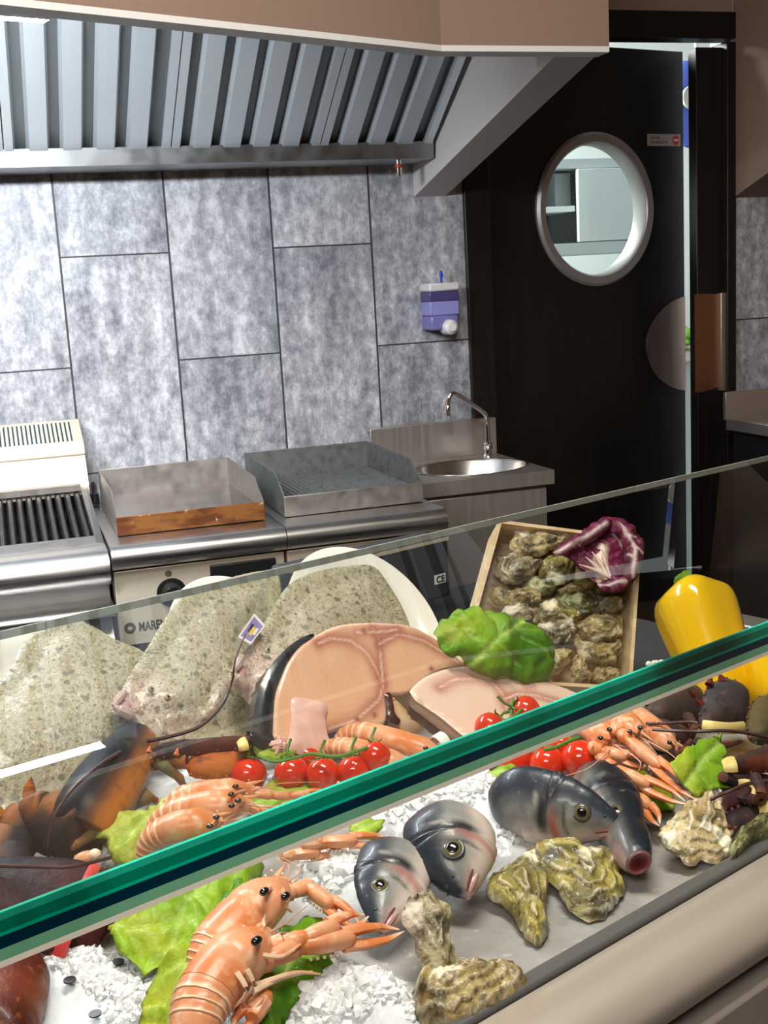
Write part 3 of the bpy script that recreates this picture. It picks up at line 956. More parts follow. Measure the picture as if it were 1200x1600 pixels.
# strip light fixed to the inner side of the plaster boxing, just showing below its hem at the far left
dirs = (c0 - far).normalized()
LA = c0 - dirs * 0.82
LB = c0 - dirs * 1.75
sl_ = root('strip_light', (LA + LB) / 2, 'bright strip light behind the plaster hem at the top left corner', 'lamp')
for nm, dz0, dz1, o0, o1, mt_ in (('housing', 0.030, 0.062, 0.058, 0.125, M_white), ('diffuser', 0.0, 0.0299, 0.078, 0.104, mat('lit_diffuser', (0.9, 0.95, 1.0), 0.5, emit=((0.88, 0.95, 1.0), LAMP)))):
    V_ = [p + n1 * o + Z * (zz + dz - p.z) for dz in (dz0, dz1) for p, o, zz in ((LA, o0, 1.8905), (LB, o0, 1.876), (LB, o1, 1.876), (LA, o1, 1.8905))]
    build(nm, MB().hexa(V_), mt_, sl_, smooth=0)
V_ = [p + n1 * o + Z * (zz + dz - p.z) for dz in (0.0, 0.0295) for p, o, zz in ((LA, 0.060, 1.8905), (LB, 0.060, 1.876), (LB, 0.0770, 1.876), (LA, 0.0770, 1.8905))]  # unseen strip added beside the diffuser to keep its light off the food
build('added_light_shield', MB().hexa(V_), M_white, sl_, smooth=0)

# ------------------------------------------------------------------ steel side table at the right edge
rs = root('side_table', (2.4, 3.1, 0), 'steel worktop with upstand at the right edge beside the door', 'worktop')
ra, rb_, rc = pY(1134, 613, 3.2), pY(1138, 654, 3.2), pY(1200, 664, 2.9)
build('upstand', MB().box((ra.x, 3.2, rb_.z - 0.004), (3.1, 3.215, ra.z)), M_steelx, rs, bevel=0.001)
build('top', MB().box((ra.x, 2.75, rb_.z - 0.035), (3.1, 3.199, rb_.z)), M_steelx, rs, bevel=0.002)
build('cabinet', MB().box((ra.x + 0.02, 2.78, 0.1), (3.1, 3.19, rb_.z - 0.036)), M_black, rs)

# ------------------------------------------------------------------ display case
ZB = 0.90
S0, S1 = -0.45, 1.47
case = root('display_case', cs(0.6, 0.9, 0), 'fish display case with an ice bed under a thick green-edged glass top', 'display case')
prof = [(0.5595, 0.90), (0.5595, 0.906), (0.535, 0.906), (0.522, 0.9035), (0.511, 0.898), (0.503, 0.889), (0.5, 0.878), (0.503, 0.868), (0.512, 0.864), (0.5595, 0.864)]
M_case = mat('case_steel', (0.74, 0.66, 0.57), 0.26, 0.6, rnoise=(4, 0.24, 0.32))
build('front_nose', MB().prism([cs(S0, t, z) for t, z in prof], CX * (2.6 - S0)), M_case, case, smooth=35)
build('groove', MB().cbox((S0, 0.525, 0.848), (2.6, 0.56, 0.8635)), M_black, case, smooth=0)
build('front_panel', MB().cbox((S0, 0.500, 0.06), (2.6, 0.56, 0.8475)), M_case, case, bevel=0.004)
build('plinth', MB().cbox((S0, 0.54, 0.0), (2.6, 0.57, 0.0595)), M_black, case)
build('glass_channel', MB().cbox((S0, 0.5605, 0.86), (2.6, 0.576, 0.911)), mat('channel_rubber', (0.10, 0.095, 0.09), 0.35), case, bevel=0.003)
build('tray', MB().cbox((S0, 0.577, 0.84), (S1, 1.2, 0.868)), mat('tray_dark', (0.05, 0.05, 0.055), 0.4), case)
build('rear_ledge', MB().cbox((S0, 1.2005, 0.80), (S1, 1.56, 0.875)), mat('black_ledge', (0.012, 0.012, 0.013), 0.75, spec=0.15), case, bevel=0.004)
build('side_body', MB().cbox((S0, 0.58, 0.1), (S1, 1.55, 0.799)), M_black, case)
build('end_rail', MB().cbox((S1 + 0.001, 0.577, 0.70), (S1 + 0.05, 1.09, 0.895)), M_steelx, case, bevel=0.003)
G0, G1 = 0.523, 0.917
GT, GTH, GTILT = 1.14, 0.0245, radians(3.5)
PG = plane(cs(0, G0, GT), math.degrees(GTILT))      # the glass leans slightly up towards the back


def gbox(mb, a, b, col=(1, 1, 1)):
    (x0, y0, z0), (x1, y1, z1) = a, b
    Q = lambda p: PG[0] + PG[1] * p[0] + PG[2] * p[1] + PG[3] * p[2]
    return mb.hexa([Q(p) for p in [(x0, y0, z0), (x1, y0, z0), (x1, y1, z0), (x0, y1, z0), (x0, y0, z1), (x1, y0, z1), (x1, y1, z1), (x0, y1, z1)]], col)


GL = (G1 - G0) / cos(GTILT)
M_glass = glass_mat('case_glass', (0.965, 0.985, 0.97))
build('glass_top', gbox(MB(), (S0 - 0.1, 0.0015, -GTH), (2.3, GL, 0)), M_glass, case, label='clear glass shelf over the fish', smooth=0)
glow_bands = [(0.86, 1.0, 'edge_mint', (0.02, 0.62, 0.42), 0.12), (0.64, 0.86, 'edge_emerald', (0.0, 0.28, 0.16), 0.12), (0.57, 0.64, 'edge_bright', (0.0, 0.62, 0.38), 0.25), (0.34, 0.57, 'edge_navy', (0.0, 0.028, 0.055), 0.5), (0.12, 0.34, 'edge_green', (0.20, 0.52, 0.32), 0.65), (0.0, 0.12, 'edge_arris', (0.95, 0.90, 0.75), 0.85)]  # reflections and glow inside the glass edge, painted as opaque colour bands
for a, b, nm, c, k in glow_bands:
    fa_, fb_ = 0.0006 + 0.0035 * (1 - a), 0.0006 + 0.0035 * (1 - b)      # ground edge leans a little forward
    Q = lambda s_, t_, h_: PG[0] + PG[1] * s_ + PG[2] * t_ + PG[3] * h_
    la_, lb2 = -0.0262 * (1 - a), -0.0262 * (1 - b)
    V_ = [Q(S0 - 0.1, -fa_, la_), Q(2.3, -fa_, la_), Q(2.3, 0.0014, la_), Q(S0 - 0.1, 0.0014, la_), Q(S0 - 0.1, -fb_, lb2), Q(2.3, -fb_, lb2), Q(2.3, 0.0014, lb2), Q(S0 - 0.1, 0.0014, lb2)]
    build('painted_edge_glow', MB().hexa(V_), mat(nm, c, 0.10, coat=0.4, mottle=[((4, 4, 2), tuple(q * k for q in c), 0.40, 0.62)]), case, smooth=0)
build('rear_edge', gbox(MB(), (S0 - 0.1, GL + 0.0001, -0.007), (2.3, GL + 0.0012, 0)), mat('rear_edge_pale', (0.42, 0.44, 0.40), 0.25), case, smooth=0)
for s_ in (S0 - 0.05, 2.2):
    build('glass_post', MB().cbox((s_, 0.60, 0.0 if s_ > 2 else 0.87), (s_ + 0.03, 0.63, 1.1168)), M_steelx, case)

# black counter scale behind the plates
sc = root('counter_scale', cs(1.2, 1.45, 0.876), 'black scale with a CE sticker behind the right-hand white plate', 'scale')
s1_ = 1.292
build('head', MB().cbox((0.98, 1.45, 0.90), (s1_, 1.52, 1.004)), mat('scale_black', (0.03, 0.03, 0.032), 0.4), sc, bevel=0.006)
build('foot', MB().cbox((1.02, 1.46, 0.8755), (s1_ - 0.03, 1.51, 0.90)), M_black, sc)
build('top_strip', MB().cbox((0.98, 1.4492, 0.997), (s1_, 1.4497, 1.003)), mat('strip_pale', (0.5, 0.42, 0.33), 0.5), sc, smooth=0)


def onT(x, y, t):
    d = ray(x, y)
    return CAM_LOC + d * ((t - CAM_LOC.dot(CY)) / d.dot(CY))


k0 = onT(679, 914, 1.4495)
st = build('sticker', MB().prism([k0, k0 + CX * 0.025, k0 + CX * 0.025 + Z * 0.016, k0 + Z * 0.016], -CY * 0.0004), mat('sticker_white', (0.75, 0.75, 0.72), 0.5), sc, smooth=0)
build('lettering', text_mesh('CE', 0.0155, k0 + CX * 0.004 + Z * 0.0025 - CY * 0.0008, CX, Z, 0.0002), M_black, st, smooth=0)
# ------------------------------------------------------------------ ice
def mound(s, t):
    return 0.0


MOUNDS = []
for (x, y, rpx, h) in [(720, 1262, 95, 0.040), (770, 1300, 55, 0.020), (640, 1270, 60, 0.018), (520, 1375, 55, 0.022), (560, 1400, 40, 0.012), (120, 1525, 75, 0.020), (215, 1570, 60, 0.012), (560, 1565, 80, 0.022), (480, 1590, 60, 0.015), (610, 1600, 50, 0.015), (330, 1200, 60, 0.01), (150, 1340, 50, 0.012)]:
    p = pZ(x, y, ZB)
    d = (p - CAM_LOC).dot(FWD)
    MOUNDS.append((p.dot(CX), p.dot(CY), rpx * d / F, h))


ZONES = []
for (x, y, rpx) in [(140, 1570, 120), (560, 1380, 95), (560, 1580, 110), (680, 1260, 110), (330, 1190, 200), (470, 1230, 120), (250, 1300, 150), (420, 1600, 60)]:
    p = pZ(x, y, ZB)
    ZONES.append((p.dot(CX), p.dot(CY), rpx * (p - CAM_LOC).dot(FWD) / F))


def zone(s, t):
    return max(1 - sstep(0.55, 1.15, math.hypot(s - a, (t - b) * 0.7) / r_ + 0.25 * nz((s, t, 8), 30)) for a, b, r_ in ZONES)


def bed_z(s, t):
    z = ZB - 0.004
    for a, b, r_, h in MOUNDS:
        z += h * math.exp(-((s - a) ** 2 + ((t - b) * 0.62) ** 2) / (r_ * r_ * 0.6))
    return z


NS, NT = 330, 140
sA, sB, tA, tB = -0.10, S1 - 0.002, 0.5775, 1.19


def t_back(s):
    return 1.19 - 0.27 * sstep(0.98, 1.16, s)


V, Cc, Fc = [], [], []
for i in range(NS):
    for j in range(NT):
        s_ = sA + (sB - sA) * i / (NS - 1)
        t_ = tA + (t_back(s_) - tA) * j / (NT - 1)
        b0 = bed_z(s_, t_)
        amp = clamp((b0 - ZB + 0.006) / 0.02)
        z = b0 + 0.0016 * nz((s_, t_, 0), 35) + amp * (0.006 * abs(nz((s_, t_, 3), 70)) + 0.004 * nz((s_, t_, 5), 160))
        V.append(cs(s_, t_, z))
        wz = zone(s_, t_)
        g = 0.25 + 0.08 * nz((s_, t_, 1), 9) + 0.05 * nz((s_, t_, 1), 40)
        Cc.append(lerp((g * 1.04, g * 0.96, g * 0.88), (0.70, 0.73, 0.76), max(amp, wz)))
for i in range(NS - 1):
    for j in range(NT - 1):
        a = i * NT + j
        Fc.append((a, a + NT, a + NT + 1, a + 1))
M_slush = mat('slush_ice', vc=True, rough=0.22, spec=0.5, mottle=[(90, (0.62, 0.63, 0.64), 0.60, 0.75, 'NOISE', 0.5)], bump=(140, 0.35, 0.003))
tag(build('ice_bed', MB().add(V, Fc, Cc), M_slush, smooth=180), 'flat bed of wet grey slush ice under the seafood', 'ice', kind='stuff')
mb = MB()
rng = random.Random(3)


def chunk(p, r_):
    n1, n2 = rng.random() * 6, rng.random() * 6
    ax = frame((rng.uniform(-1, 1), rng.uniform(-1, 1), rng.uniform(-1, 1) + 0.01), (1, 0.2, 0.1))
    b0 = len(mb.v)
    mb.ball(p, (r_ * rng.uniform(0.7, 1.3), r_ * rng.uniform(0.6, 1.1), r_ * rng.uniform(0.5, 0.9)), ax, 7, 5, (0.8, 0.82, 0.85))
    for k in range(b0, len(mb.v)):
        v = mb.v[k]
        mb.v[k] = v + (v - p) * rng.uniform(-0.34, 0.34)


for (x, y, rpx, n, rr) in [(725, 1255, 80, 420, 0.0058), (690, 1245, 70, 160, 0.006), (800, 1312, 24, 110, 0.0045), (785, 1262, 30, 120, 0.006), (775, 1230, 40, 120, 0.006), (640, 1265, 50, 120, 0.006), (520, 1375, 50, 150, 0.008), (560, 1355, 40, 90, 0.008), (110, 1515, 40, 190, 0.0042), (160, 1530, 60, 200, 0.0042), (210, 1565, 60, 170, 0.0045), (560, 1570, 75, 260, 0.0055), (480, 1600, 60, 120, 0.006), (640, 1590, 40, 60, 0.0055), (330, 1190, 40, 70, 0.006), (150, 1345, 40, 60, 0.005), (400, 1225, 40, 40, 0.006), (640, 1215, 70, 100, 0.007)]:
    n, rr = int(n * 2.0), rr * 0.8
    for k in range(n):
        a, q = rng.random() * 2 * pi, sqrt(rng.random())
        p = pZ(x + rpx * q * cos(a), y + rpx * 0.62 * q * sin(a), ZB)
        s_, t_ = p.dot(CX), p.dot(CY)
        if not (sA < s_ < sB and tA + 0.01 < t_ < t_back(s_)):
            continue
        chunk(Vector((p.x, p.y, bed_z(s_, t_) + rng.uniform(-0.1, 0.75) * rr)), rr * (0.35 + 1.1 * rng.random() ** 2.2))
M_ice = mat('crushed_ice', (0.95, 0.96, 0.97), 0.15, trans=0.18, sss=0.2, sssc=(1, 1, 1), ior=1.31, spec=0.6)
tag(build('crushed_ice', mb, M_ice, smooth=38), 'loose crushed ice heaped around the fish heads and prawns', 'ice', kind='stuff')
for x, y in ((112, 1559), (187, 1528), (60, 1600), (150, 1597)):
    p = pZ(x, y, ZB)
    q = Vector((p.x, p.y, bed_z(p.dot(CX), p.dot(CY)) + 0.008))
    hm = MB()
    hm.lathe(q, [(0.0001, 0.0), (0.0048, 0.0), (0.0048, -0.0012)], None, 16)
    build('drain_hole', hm, M_black, case)


# ------------------------------------------------------------------ shapes from an outline lying on a plane
def to2(P, pl):
    d = P - pl[0]
    return (d.dot(pl[1]), d.dot(pl[2]))


def px_outline(px, pl, n=5, off=0.0):
    return [to2(pP(x, y, pl, off), pl) for x, y in px], n


class Sheet:
    """triangulated inside of a smooth closed outline given on a plane"""

    def __init__(s, pts2, pl, step, dens=6, smooth=True, off=0.0, jag=0.0, jf=90):
        s.pl, s.off = pl, off
        P = [(p[0], p[1], 0) for p in pts2]
        P = catmull(P, dens, True) if smooth else [Vector(p) for p in P]
        if jag:
            P = [p + Vector((nz((p.x, p.y, 1), jf), nz((p.x, p.y, 7), jf), 0)) * jag for p in P]
        B = [P[0]]
        for p in P[1:]:
            if (p - B[-1]).length > step * 0.55:
                B.append(p)
        if (B[0] - B[-1]).length < step * 0.4:
            B.pop()
        s.nb = len(B)
        bx = np.array([(p.x, p.y) for p in B])
        lo, hi = bx.min(0), bx.max(0)
        r_ = random.Random(11)
        G = []
        y, row = lo[1], 0
        while y < hi[1]:
            x = lo[0] + (row % 2) * step * 0.5
            while x < hi[0]:
                G.append((x + r_.uniform(-.12, .12) * step, y + r_.uniform(-.12, .12) * step))
                x += step
            y += step * 0.866
            row += 1
        G = np.array(G)
        a, b = bx, np.roll(bx, -1, 0)
        ins = np.zeros(len(G), bool)
        for (x1, y1), (x2, y2) in zip(a, b):
            c = ((y1 > G[:, 1]) != (y2 > G[:, 1]))
            with np.errstate(divide='ignore', invalid='ignore'):
                ins ^= c & (G[:, 0] < (x2 - x1) * (G[:, 1] - y1) / (y2 - y1 + 1e-15) + x1)
        G = G[ins]
        s.a, s.b = a, b
        d = s.dist(G)
        G = G[d > step * 0.45]
        verts = [Vector(p) for p in bx] + [Vector(p) for p in G]
        res = delaunay_2d_cdt(verts, [], [list(range(s.nb))], 1, 1e-6)
        s.p = [(v.x, v.y) for v in res[0]]
        s.tri = [tuple(f) for f in res[2]]
        s.d = s.dist(np.array(s.p))
        s.d[s.d < step * 0.02] = 0
        s.dm = max(s.d.max(), 1e-6)
        s.e = s.d / s.dm
        s.lo, s.hi = lo, hi

    def dist(s, G):
        best = np.full(len(G), 1e9)
        for p, q in zip(s.a, s.b):
            ab = q - p
            L = (ab * ab).sum() + 1e-15
            t = np.clip(((G - p) @ ab) / L, 0, 1)
            dd = G - (p + t[:, None] * ab)
            best = np.minimum(best, np.sqrt((dd * dd).sum(1)))
        return best

    def at(s, u, v, h):
        return s.pl[0] + s.pl[1] * u + s.pl[2] * v + s.pl[3] * (h + s.off)

    def solid(s, top, bot, col, warp=None):
        """closed body: top(u,v,e,d) and bot(...) heights; col(u,v,e,d) -> rgb"""
        V, C = [], []
        n = len(s.p)
        for k, (u, v) in enumerate(s.p):
            e, d = s.e[k], s.d[k]
            V.append(s.at(u, v, top(u, v, e, d)))
            C.append(col(u, v, e, d))
        idx = {}
        for k, (u, v) in enumerate(s.p):
            if s.d[k] > 0:
                idx[k] = len(V)
                V.append(s.at(u, v, bot(u, v, s.e[k], s.d[k])))
                C.append(col(u, v, s.e[k], s.d[k]))
            else:
                idx[k] = k
        Fc = list(s.tri)
        for f in s.tri:
            g = (idx[f[2]], idx[f[1]], idx[f[0]])
            if len({*g, *f}) > 3:
                Fc.append(g)
        return MB().add(V, Fc, C)

    def sheet(s, h, col):
        V = [s.at(u, v, h(u, v, s.e[k], s.d[k])) for k, (u, v) in enumerate(s.p)]
        C = [col(u, v, s.e[k], s.d[k]) for k, (u, v) in enumerate(s.p)]
        return MB().add(V, s.tri, C)


def px2(px, pl, off=0.0):
    return [to2(pP(x, y, pl, off), pl) for x, y in px]


def seg_d(u, v, pts):
    best = 1e9
    for (x1, y1), (x2, y2) in zip(pts[:-1], pts[1:]):
        dx, dy = x2 - x1, y2 - y1
        t = clamp(((u - x1) * dx + (v - y1) * dy) / (dx * dx + dy * dy + 1e-12))
        q = (u - x1 - t * dx) ** 2 + (v - y1 - t * dy) ** 2
        if q < best:
            best = q
    return sqrt(best)


# ------------------------------------------------------------------ oval plates and turbots
M_china = mat('white_china', (0.80, 0.78, 0.72), 0.16, coat=0.4)


def plate_obj(label, px_c, rpx, pl, off):
    c = pP(px_c[0], px_c[1], pl, off)
    dd = (c - CAM_LOC).dot(FWD)
    ax, ay = to2(pP(px_c[0] + rpx[0], px_c[1], pl, off), pl), to2(pP(px_c[0], px_c[1] - rpx[1], pl, off), pl)
    c2 = to2(c, pl)
    a, b = sqrt((ax[0] - c2[0]) ** 2 + (ax[1] - c2[1]) ** 2), sqrt((ay[0] - c2[0]) ** 2 + (ay[1] - c2[1]) ** 2)
    rings = []
    for f, h in [(0.02, 0.0), (0.55, 0.0), (0.68, 0.003), (0.74, 0.010), (0.98, 0.018), (1.0, 0.0175), (0.985, 0.014), (0.75, 0.005), (0.68, -0.002), (0.5, -0.003), (0.02, -0.003)]:
        rings.append([c + pl[1] * (a * f * cos(q)) + pl[2] * (b * f * sin(q)) + pl[3] * h for q in [2 * pi * k / 72 for k in range(72)]])
    return tag(build('oval_plate', MB().loft(rings), M_china, smooth=60), label, 'plate', 'white oval plates under the turbots')


PT1 = plane(pZ(0, 1290, .91), 38)
PT2 = plane(pZ(300, 1165, .93), 45)
PT3 = plane(pZ(420, 1120, .95), 50)
plate_obj('white oval plate rim behind the far left turbot', (62, 1105), (112, 108), PT1, -0.036)
plate_obj('white oval plate under the middle turbot with the price tag', (366, 1014), (100, 100), PT2, -0.036)
plate_obj('broad white oval plate behind the right-hand turbot', (566, 994), (112, 124), PT3, -0.036)
M_turbot = mat('turbot_skin', vc=True, rough=0.30, coat=0.25, mottle=[(26, (0.30, 0.24, 0.13), 0.50, 0.72, 'NOISE', 0.5), (150, (0.20, 0.17, 0.09), 0.50, 0.66, 'NOISE', 0.6), (90, (0.60, 0.54, 0.40), 0.56, 0.72, 'NOISE', 0.6), (62, (0.075, 0.07, 0.04), 0.31, 0.15, 'VORONOI', 0.7), (105, (0.10, 0.09, 0.05), 0.28, 0.13, 'VORONOI', 0.65), (210, (0.11, 0.10, 0.06), 0.34, 0.14, 'VORONOI', 0.7)], bump=(260, 0.7, 0.0022))
M_mouth = mat('fish_mouth_pink', (0.55, 0.27, 0.26), 0.35)
M_eye = mat('fish_eye_grey', (0.26, 0.24, 0.16), 0.15, coat=0.6)
M_pupil = mat('fish_pupil', (0.006, 0.006, 0.008), 0.06, coat=1.0)


def turbot(label, px, pl, thick, fin_px=None, head=None, mouth=None, eyes=(), creases=(), seed=0, dens=5):
    P2 = px2(px, pl)
    sh = Sheet(P2, pl, 0.0052, dens)
    c = np.mean(np.array(P2), 0)
    hd2 = to2(pP(*head, pl), pl) if head else (9, 9)
    cre = [px2(q, pl) for q in creases]

    def top(u, v, e, d):
        fin = 0.024
        if d < fin:
            ang = atan2(v - c[1], u - c[0])
            base = 0.0025 * min(1, d / 0.002) + 0.002 * (d / fin)
            return base + (0.0009 * sin(ang * 120) if d > 0.001 else 0)
        q = clamp((d - fin) / (sh.dm - fin))
        h = 0.0048 + thick * (1 - (1 - q) ** 2.2) + 0.0015 * nz((u, v, seed), 22)
        for cc in cre:
            dd = seg_d(u, v, cc)
            h += 0.0035 * math.exp(-(dd / 0.006) ** 2) - 0.002 * math.exp(-((dd - 0.009) / 0.005) ** 2)
        return h

    def bot(u, v, e, d):
        return -0.0015 - 0.010 * min(1, d / 0.03)

    def col(u, v, e, d):
        k = 0.5 + 0.5 * nz((u, v, seed), 12)
        cc = lerp((0.28, 0.24, 0.15), (0.46, 0.41, 0.30), k)
        cc = lerp(cc, (0.36, 0.33, 0.20), 0.6 * (1 - sstep(0.006, 0.028, d)))
        hh = math.hypot(u - hd2[0], v - hd2[1])
        cc = lerp((0.52, 0.38, 0.32), cc, sstep(0.015, 0.075, hh))
        for q in cre:
            cc = lerp((0.42, 0.27, 0.22), cc, sstep(0.0, 0.005, seg_d(u, v, q)))
        return cc
    base = pP(*px[0], pl)
    r_ = root('turbot', pl[0] + pl[1] * c[0] + Z * -0.0, label, 'fish', 'turbots on white plates')
    build('body', sh.solid(top, bot, col), M_turbot, r_, smooth=60)
    # fin spines showing along the edge
    fm = MB()
    nb = sh.nb
    for k in range(0, nb, 1):
        u, v = sh.p[k]
        du, dv = c[0] - u, c[1] - v
        L = math.hypot(du, dv)
        du, dv = du / L, dv / L
        fm.tube([sh.at(u, v, 0.0008), sh.at(u + du * 0.012, v + dv * 0.012, 0.0036), sh.at(u + du * 0.018, v + dv * 0.018, 0.0040)], [0.0004, 0.0006, 0.0002], 5, (0.40, 0.36, 0.24))
    build('fin_rays', fm, mat('fin_ray_skin', (0.40, 0.36, 0.25), 0.4), r_)
    if mouth:
        (mx0, my0), (mx1, my1), (mx2, my2) = mouth
        A, B, Cc_ = pP(mx0, my0, pl, 0.012), pP(mx1, my1, pl, 0.018), pP(mx2, my2, pl, 0.010)
        build('lip', MB().tube(catmull([A, (A + B) / 2 + pl[3] * 0.004, B], 5), [0.0035] * 3 + [0.005] * 5 + [0.0035] * 3, 8).tube(catmull([Cc_, (Cc_ + B) / 2 + pl[3] * 0.004, B], 5), [0.004] * 3 + [0.0065] * 5 + [0.0035] * 3, 8), mat('turbot_lip', (0.47, 0.33, 0.28), 0.35), r_)
        M_ = (A + B + Cc_) / 3
        build('mouth', MB().ball(M_ - pl[3] * 0.002, (0.010, 0.007, 0.006), frame(pl[3], (B - A))), M_mouth, r_)
    for ex, ey in eyes:
        E_ = pP(ex, ey, pl, thick * 0.75 + 0.004)
        eo = build('eye', MB().ball(E_, (0.0040, 0.0040, 0.0022), frame(pl[3])), M_eye, r_)
        build('pupil', MB().ball(E_ + pl[3] * 0.0012, (0.0022, 0.0022, 0.0012), frame(pl[3])), M_pupil, eo)
    return r_


turbot('big speckled turbot at the far left above the lobster', [(111, 965), (146, 979), (184, 1001), (226, 1020), (262, 1070), (255, 1130), (215, 1190), (150, 1240), (80, 1280), (0, 1290), (-80, 1270), (-130, 1190), (-100, 1120), (-40, 1090), (8, 1056), (38, 1003), (77, 974)], PT1, 0.013, seed=1, head=(-130, 1190))
turbot('speckled turbot in the middle with a mouth pointing left', [(172, 1110), (186, 1088), (196, 1066), (212, 1040), (230, 1012), (261, 962), (291, 928), (345, 907), (402, 893), (430, 895), (438, 912), (440, 960), (446, 1020), (436, 1090), (400, 1140), (378, 1160), (307, 1166), (249, 1164), (226, 1150), (203, 1128)], PT2, 0.014, seed=2, head=(195, 1108), mouth=((194, 1082), (178, 1104), (212, 1128)), eyes=((236, 1077), (262, 1090)), creases=([(226, 1148), (290, 1146), (328, 1118), (345, 1078)], [(205, 1132), (250, 1135), (300, 1125)]))
turbot('speckled turbot on the right plate with a pink open mouth', [(358, 1055), (370, 1030), (386, 1010), (404, 984), (420, 962), (450, 915), (495, 893), (549, 884), (585, 886), (612, 921), (630, 952), (642, 990), (640, 1060), (600, 1105), (520, 1140), (430, 1136), (391, 1102), (366, 1076)], PT3, 0.014, seed=3, head=(372, 1052), mouth=((378, 1026), (364, 1052), (388, 1084)), eyes=((418, 1016), (436, 1040)), creases=([(440, 1110), (470, 1060), (460, 1010)],))

# price tag pushed into the fish
tp = [pP(x, y, PT3, 0.016) for x, y in ((371, 996), (397, 959), (414, 978), (391, 1008))]
tg = root('price_tag', tp[0], 'small violet and white tag standing between the two right-hand turbots', 'tag')
build('card', MB().prism(tp, PT3[3] * 0.0012), mat('tag_white', (0.72, 0.68, 0.70), 0.5), tg, smooth=0)
cT = sum(tp, Vector()) / 4
build('violet_field', MB().prism([cT + (p - cT) * 0.80 + PT3[3] * 0.0013 for p in tp], PT3[3] * 0.0003), mat('tag_violet', (0.24, 0.20, 0.42), 0.5), tg, smooth=0)
eu_, ev_ = (tp[1] - tp[0]).normalized(), (tp[3] - tp[0]).normalized()
for nm, col, o1, o2, a, b in (('yellow_block', (0.75, 0.5, 0.08), -0.002, 0.001, 0.013, 0.004), ('dark_block', (0.05, 0.03, 0.03), 0.001, -0.003, 0.013, 0.003), ('pale_block', (0.75, 0.7, 0.72), 0.0, 0.0045, 0.011, 0.003)):
    q = cT + eu_ * (o1 - a / 2) + ev_ * (o2 - b / 2) + PT3[3] * 0.0017
    build(nm, MB().prism([q, q + eu_ * a, q + eu_ * a + ev_ * b, q + ev_ * b], PT3[3] * 0.0003), mat(nm, col, 0.5), tg, smooth=0)

# ------------------------------------------------------------------ swordfish steaks
M_sword = mat('swordfish_flesh', vc=True, rough=0.26, coat=0.12, mottle=[((220, 220, 220), (0.80, 0.52, 0.38), 0.56, 0.8, 'NOISE', 0.3)], bump=(260, 0.18, 0.001))
M_skin = mat('swordfish_skin', (0.022, 0.024, 0.028), 0.24, coat=0.3, mottle=[(60, (0.07, 0.07, 0.075), 0.5, 0.7)])


def c6(*pts):
    return [(340 + x * 0.5, 900 + y * 0.5) for x, y in pts]


PS1 = plane(pZ(480, 1168, .937), 60)
out = c6((172, 505), (172, 440), (178, 372), (196, 318), (218, 268), (255, 222), (300, 190), (350, 165), (400, 151), (500, 147), (600, 158), (680, 196), (735, 243), (772, 283), (740, 291), (690, 302), (640, 335), (610, 362), (575, 374), (540, 376), (530, 400), (522, 462), (470, 478), (400, 478), (345, 490), (300, 505), (240, 545), (190, 530))
sh = Sheet(px2(out, PS1), PS1, 0.0026, 5)
lines = [px2(c6(*q), PS1) for q in ([(310, 212), (350, 198), (410, 205), (460, 240), (490, 290), (512, 345), (500, 390), (430, 450), (345, 480)], [(480, 165), (500, 200), (505, 260), (512, 330)], [(500, 215), (560, 185), (640, 205), (700, 240), (750, 275)], [(430, 180), (500, 178), (560, 170)])]
spots_ = [px2(c6(q), PS1)[0] for q in ((485, 437), (432, 452), (452, 175), (663, 292))]
circ = px2(c6((380, 340)), PS1)[0]


def sword_col(lines, spots_, circ, base=(0.74, 0.40, 0.24), pale=(0.80, 0.52, 0.36)):
    def col(u, v, e, d):
        r_ = math.hypot(u - circ[0], v - circ[1])
        k = 0.5 + 0.5 * sin(r_ * 900 + 3 * nz((u, v, 0), 60))
        c = lerp(base, pale, 0.25 * k + 0.25 * nz((u, v, 2), 30) + 0.2)
        for i, q in enumerate(lines):
            dd = seg_d(u, v, q)
            w = 0.007 if i else 0.009
            c = lerp(c, (0.40, 0.11, 0.075), 0.9 * math.exp(-(dd / w) ** 2) * (0.8 + 0.4 * nz((u, v, i), 22)))
            c = lerp(c, (0.86, 0.66, 0.54), 0.8 * math.exp(-(dd / 0.0012) ** 2))
        for q in spots_:
            c = lerp(c, (0.30, 0.06, 0.05), math.exp(-(math.hypot(u - q[0], v - q[1]) / 0.0035) ** 2))
        c = lerp(c, (0.84, 0.66, 0.54), 0.6 * (1 - sstep(0.0, 0.004, d)))
        return tuple(clamp(x) for x in c)
    return col


st1 = root('swordfish_steak', pP(480, 1165, PS1), 'large standing swordfish steak with black skin on its left edge', 'fish steak')
build('flesh', sh.solid(lambda u, v, e, d: min(0.0035, d * 1.2) + 0.0012 * nz((u, v, 0), 25), lambda u, v, e, d: -0.026 * min(1, d / 0.002), sword_col(lines, spots_, circ)), M_sword, st1, smooth=50)
so = c6((168, 500), (172, 430), (178, 370), (197, 315), (219, 266), (256, 220), (300, 189), (285, 184), (240, 206), (200, 240), (160, 288), (132, 340), (116, 400), (106, 470), (104, 522), (130, 530), (155, 524))
ss = Sheet(px2(so, PS1), PS1, 0.004, 4)
build('skin', ss.solid(lambda u, v, e, d: 0.002 + 0.005 * e ** 0.6, lambda u, v, e, d: -0.024 * min(1, d / 0.002), lambda *a: (1, 1, 1)), M_skin, st1, smooth=50)
sk2 = Sheet(px2(c6((80, 488), (110, 494), (160, 500), (172, 520), (176, 545), (150, 540), (128, 548), (104, 530), (84, 500)), PS1), PS1, 0.004, 4)
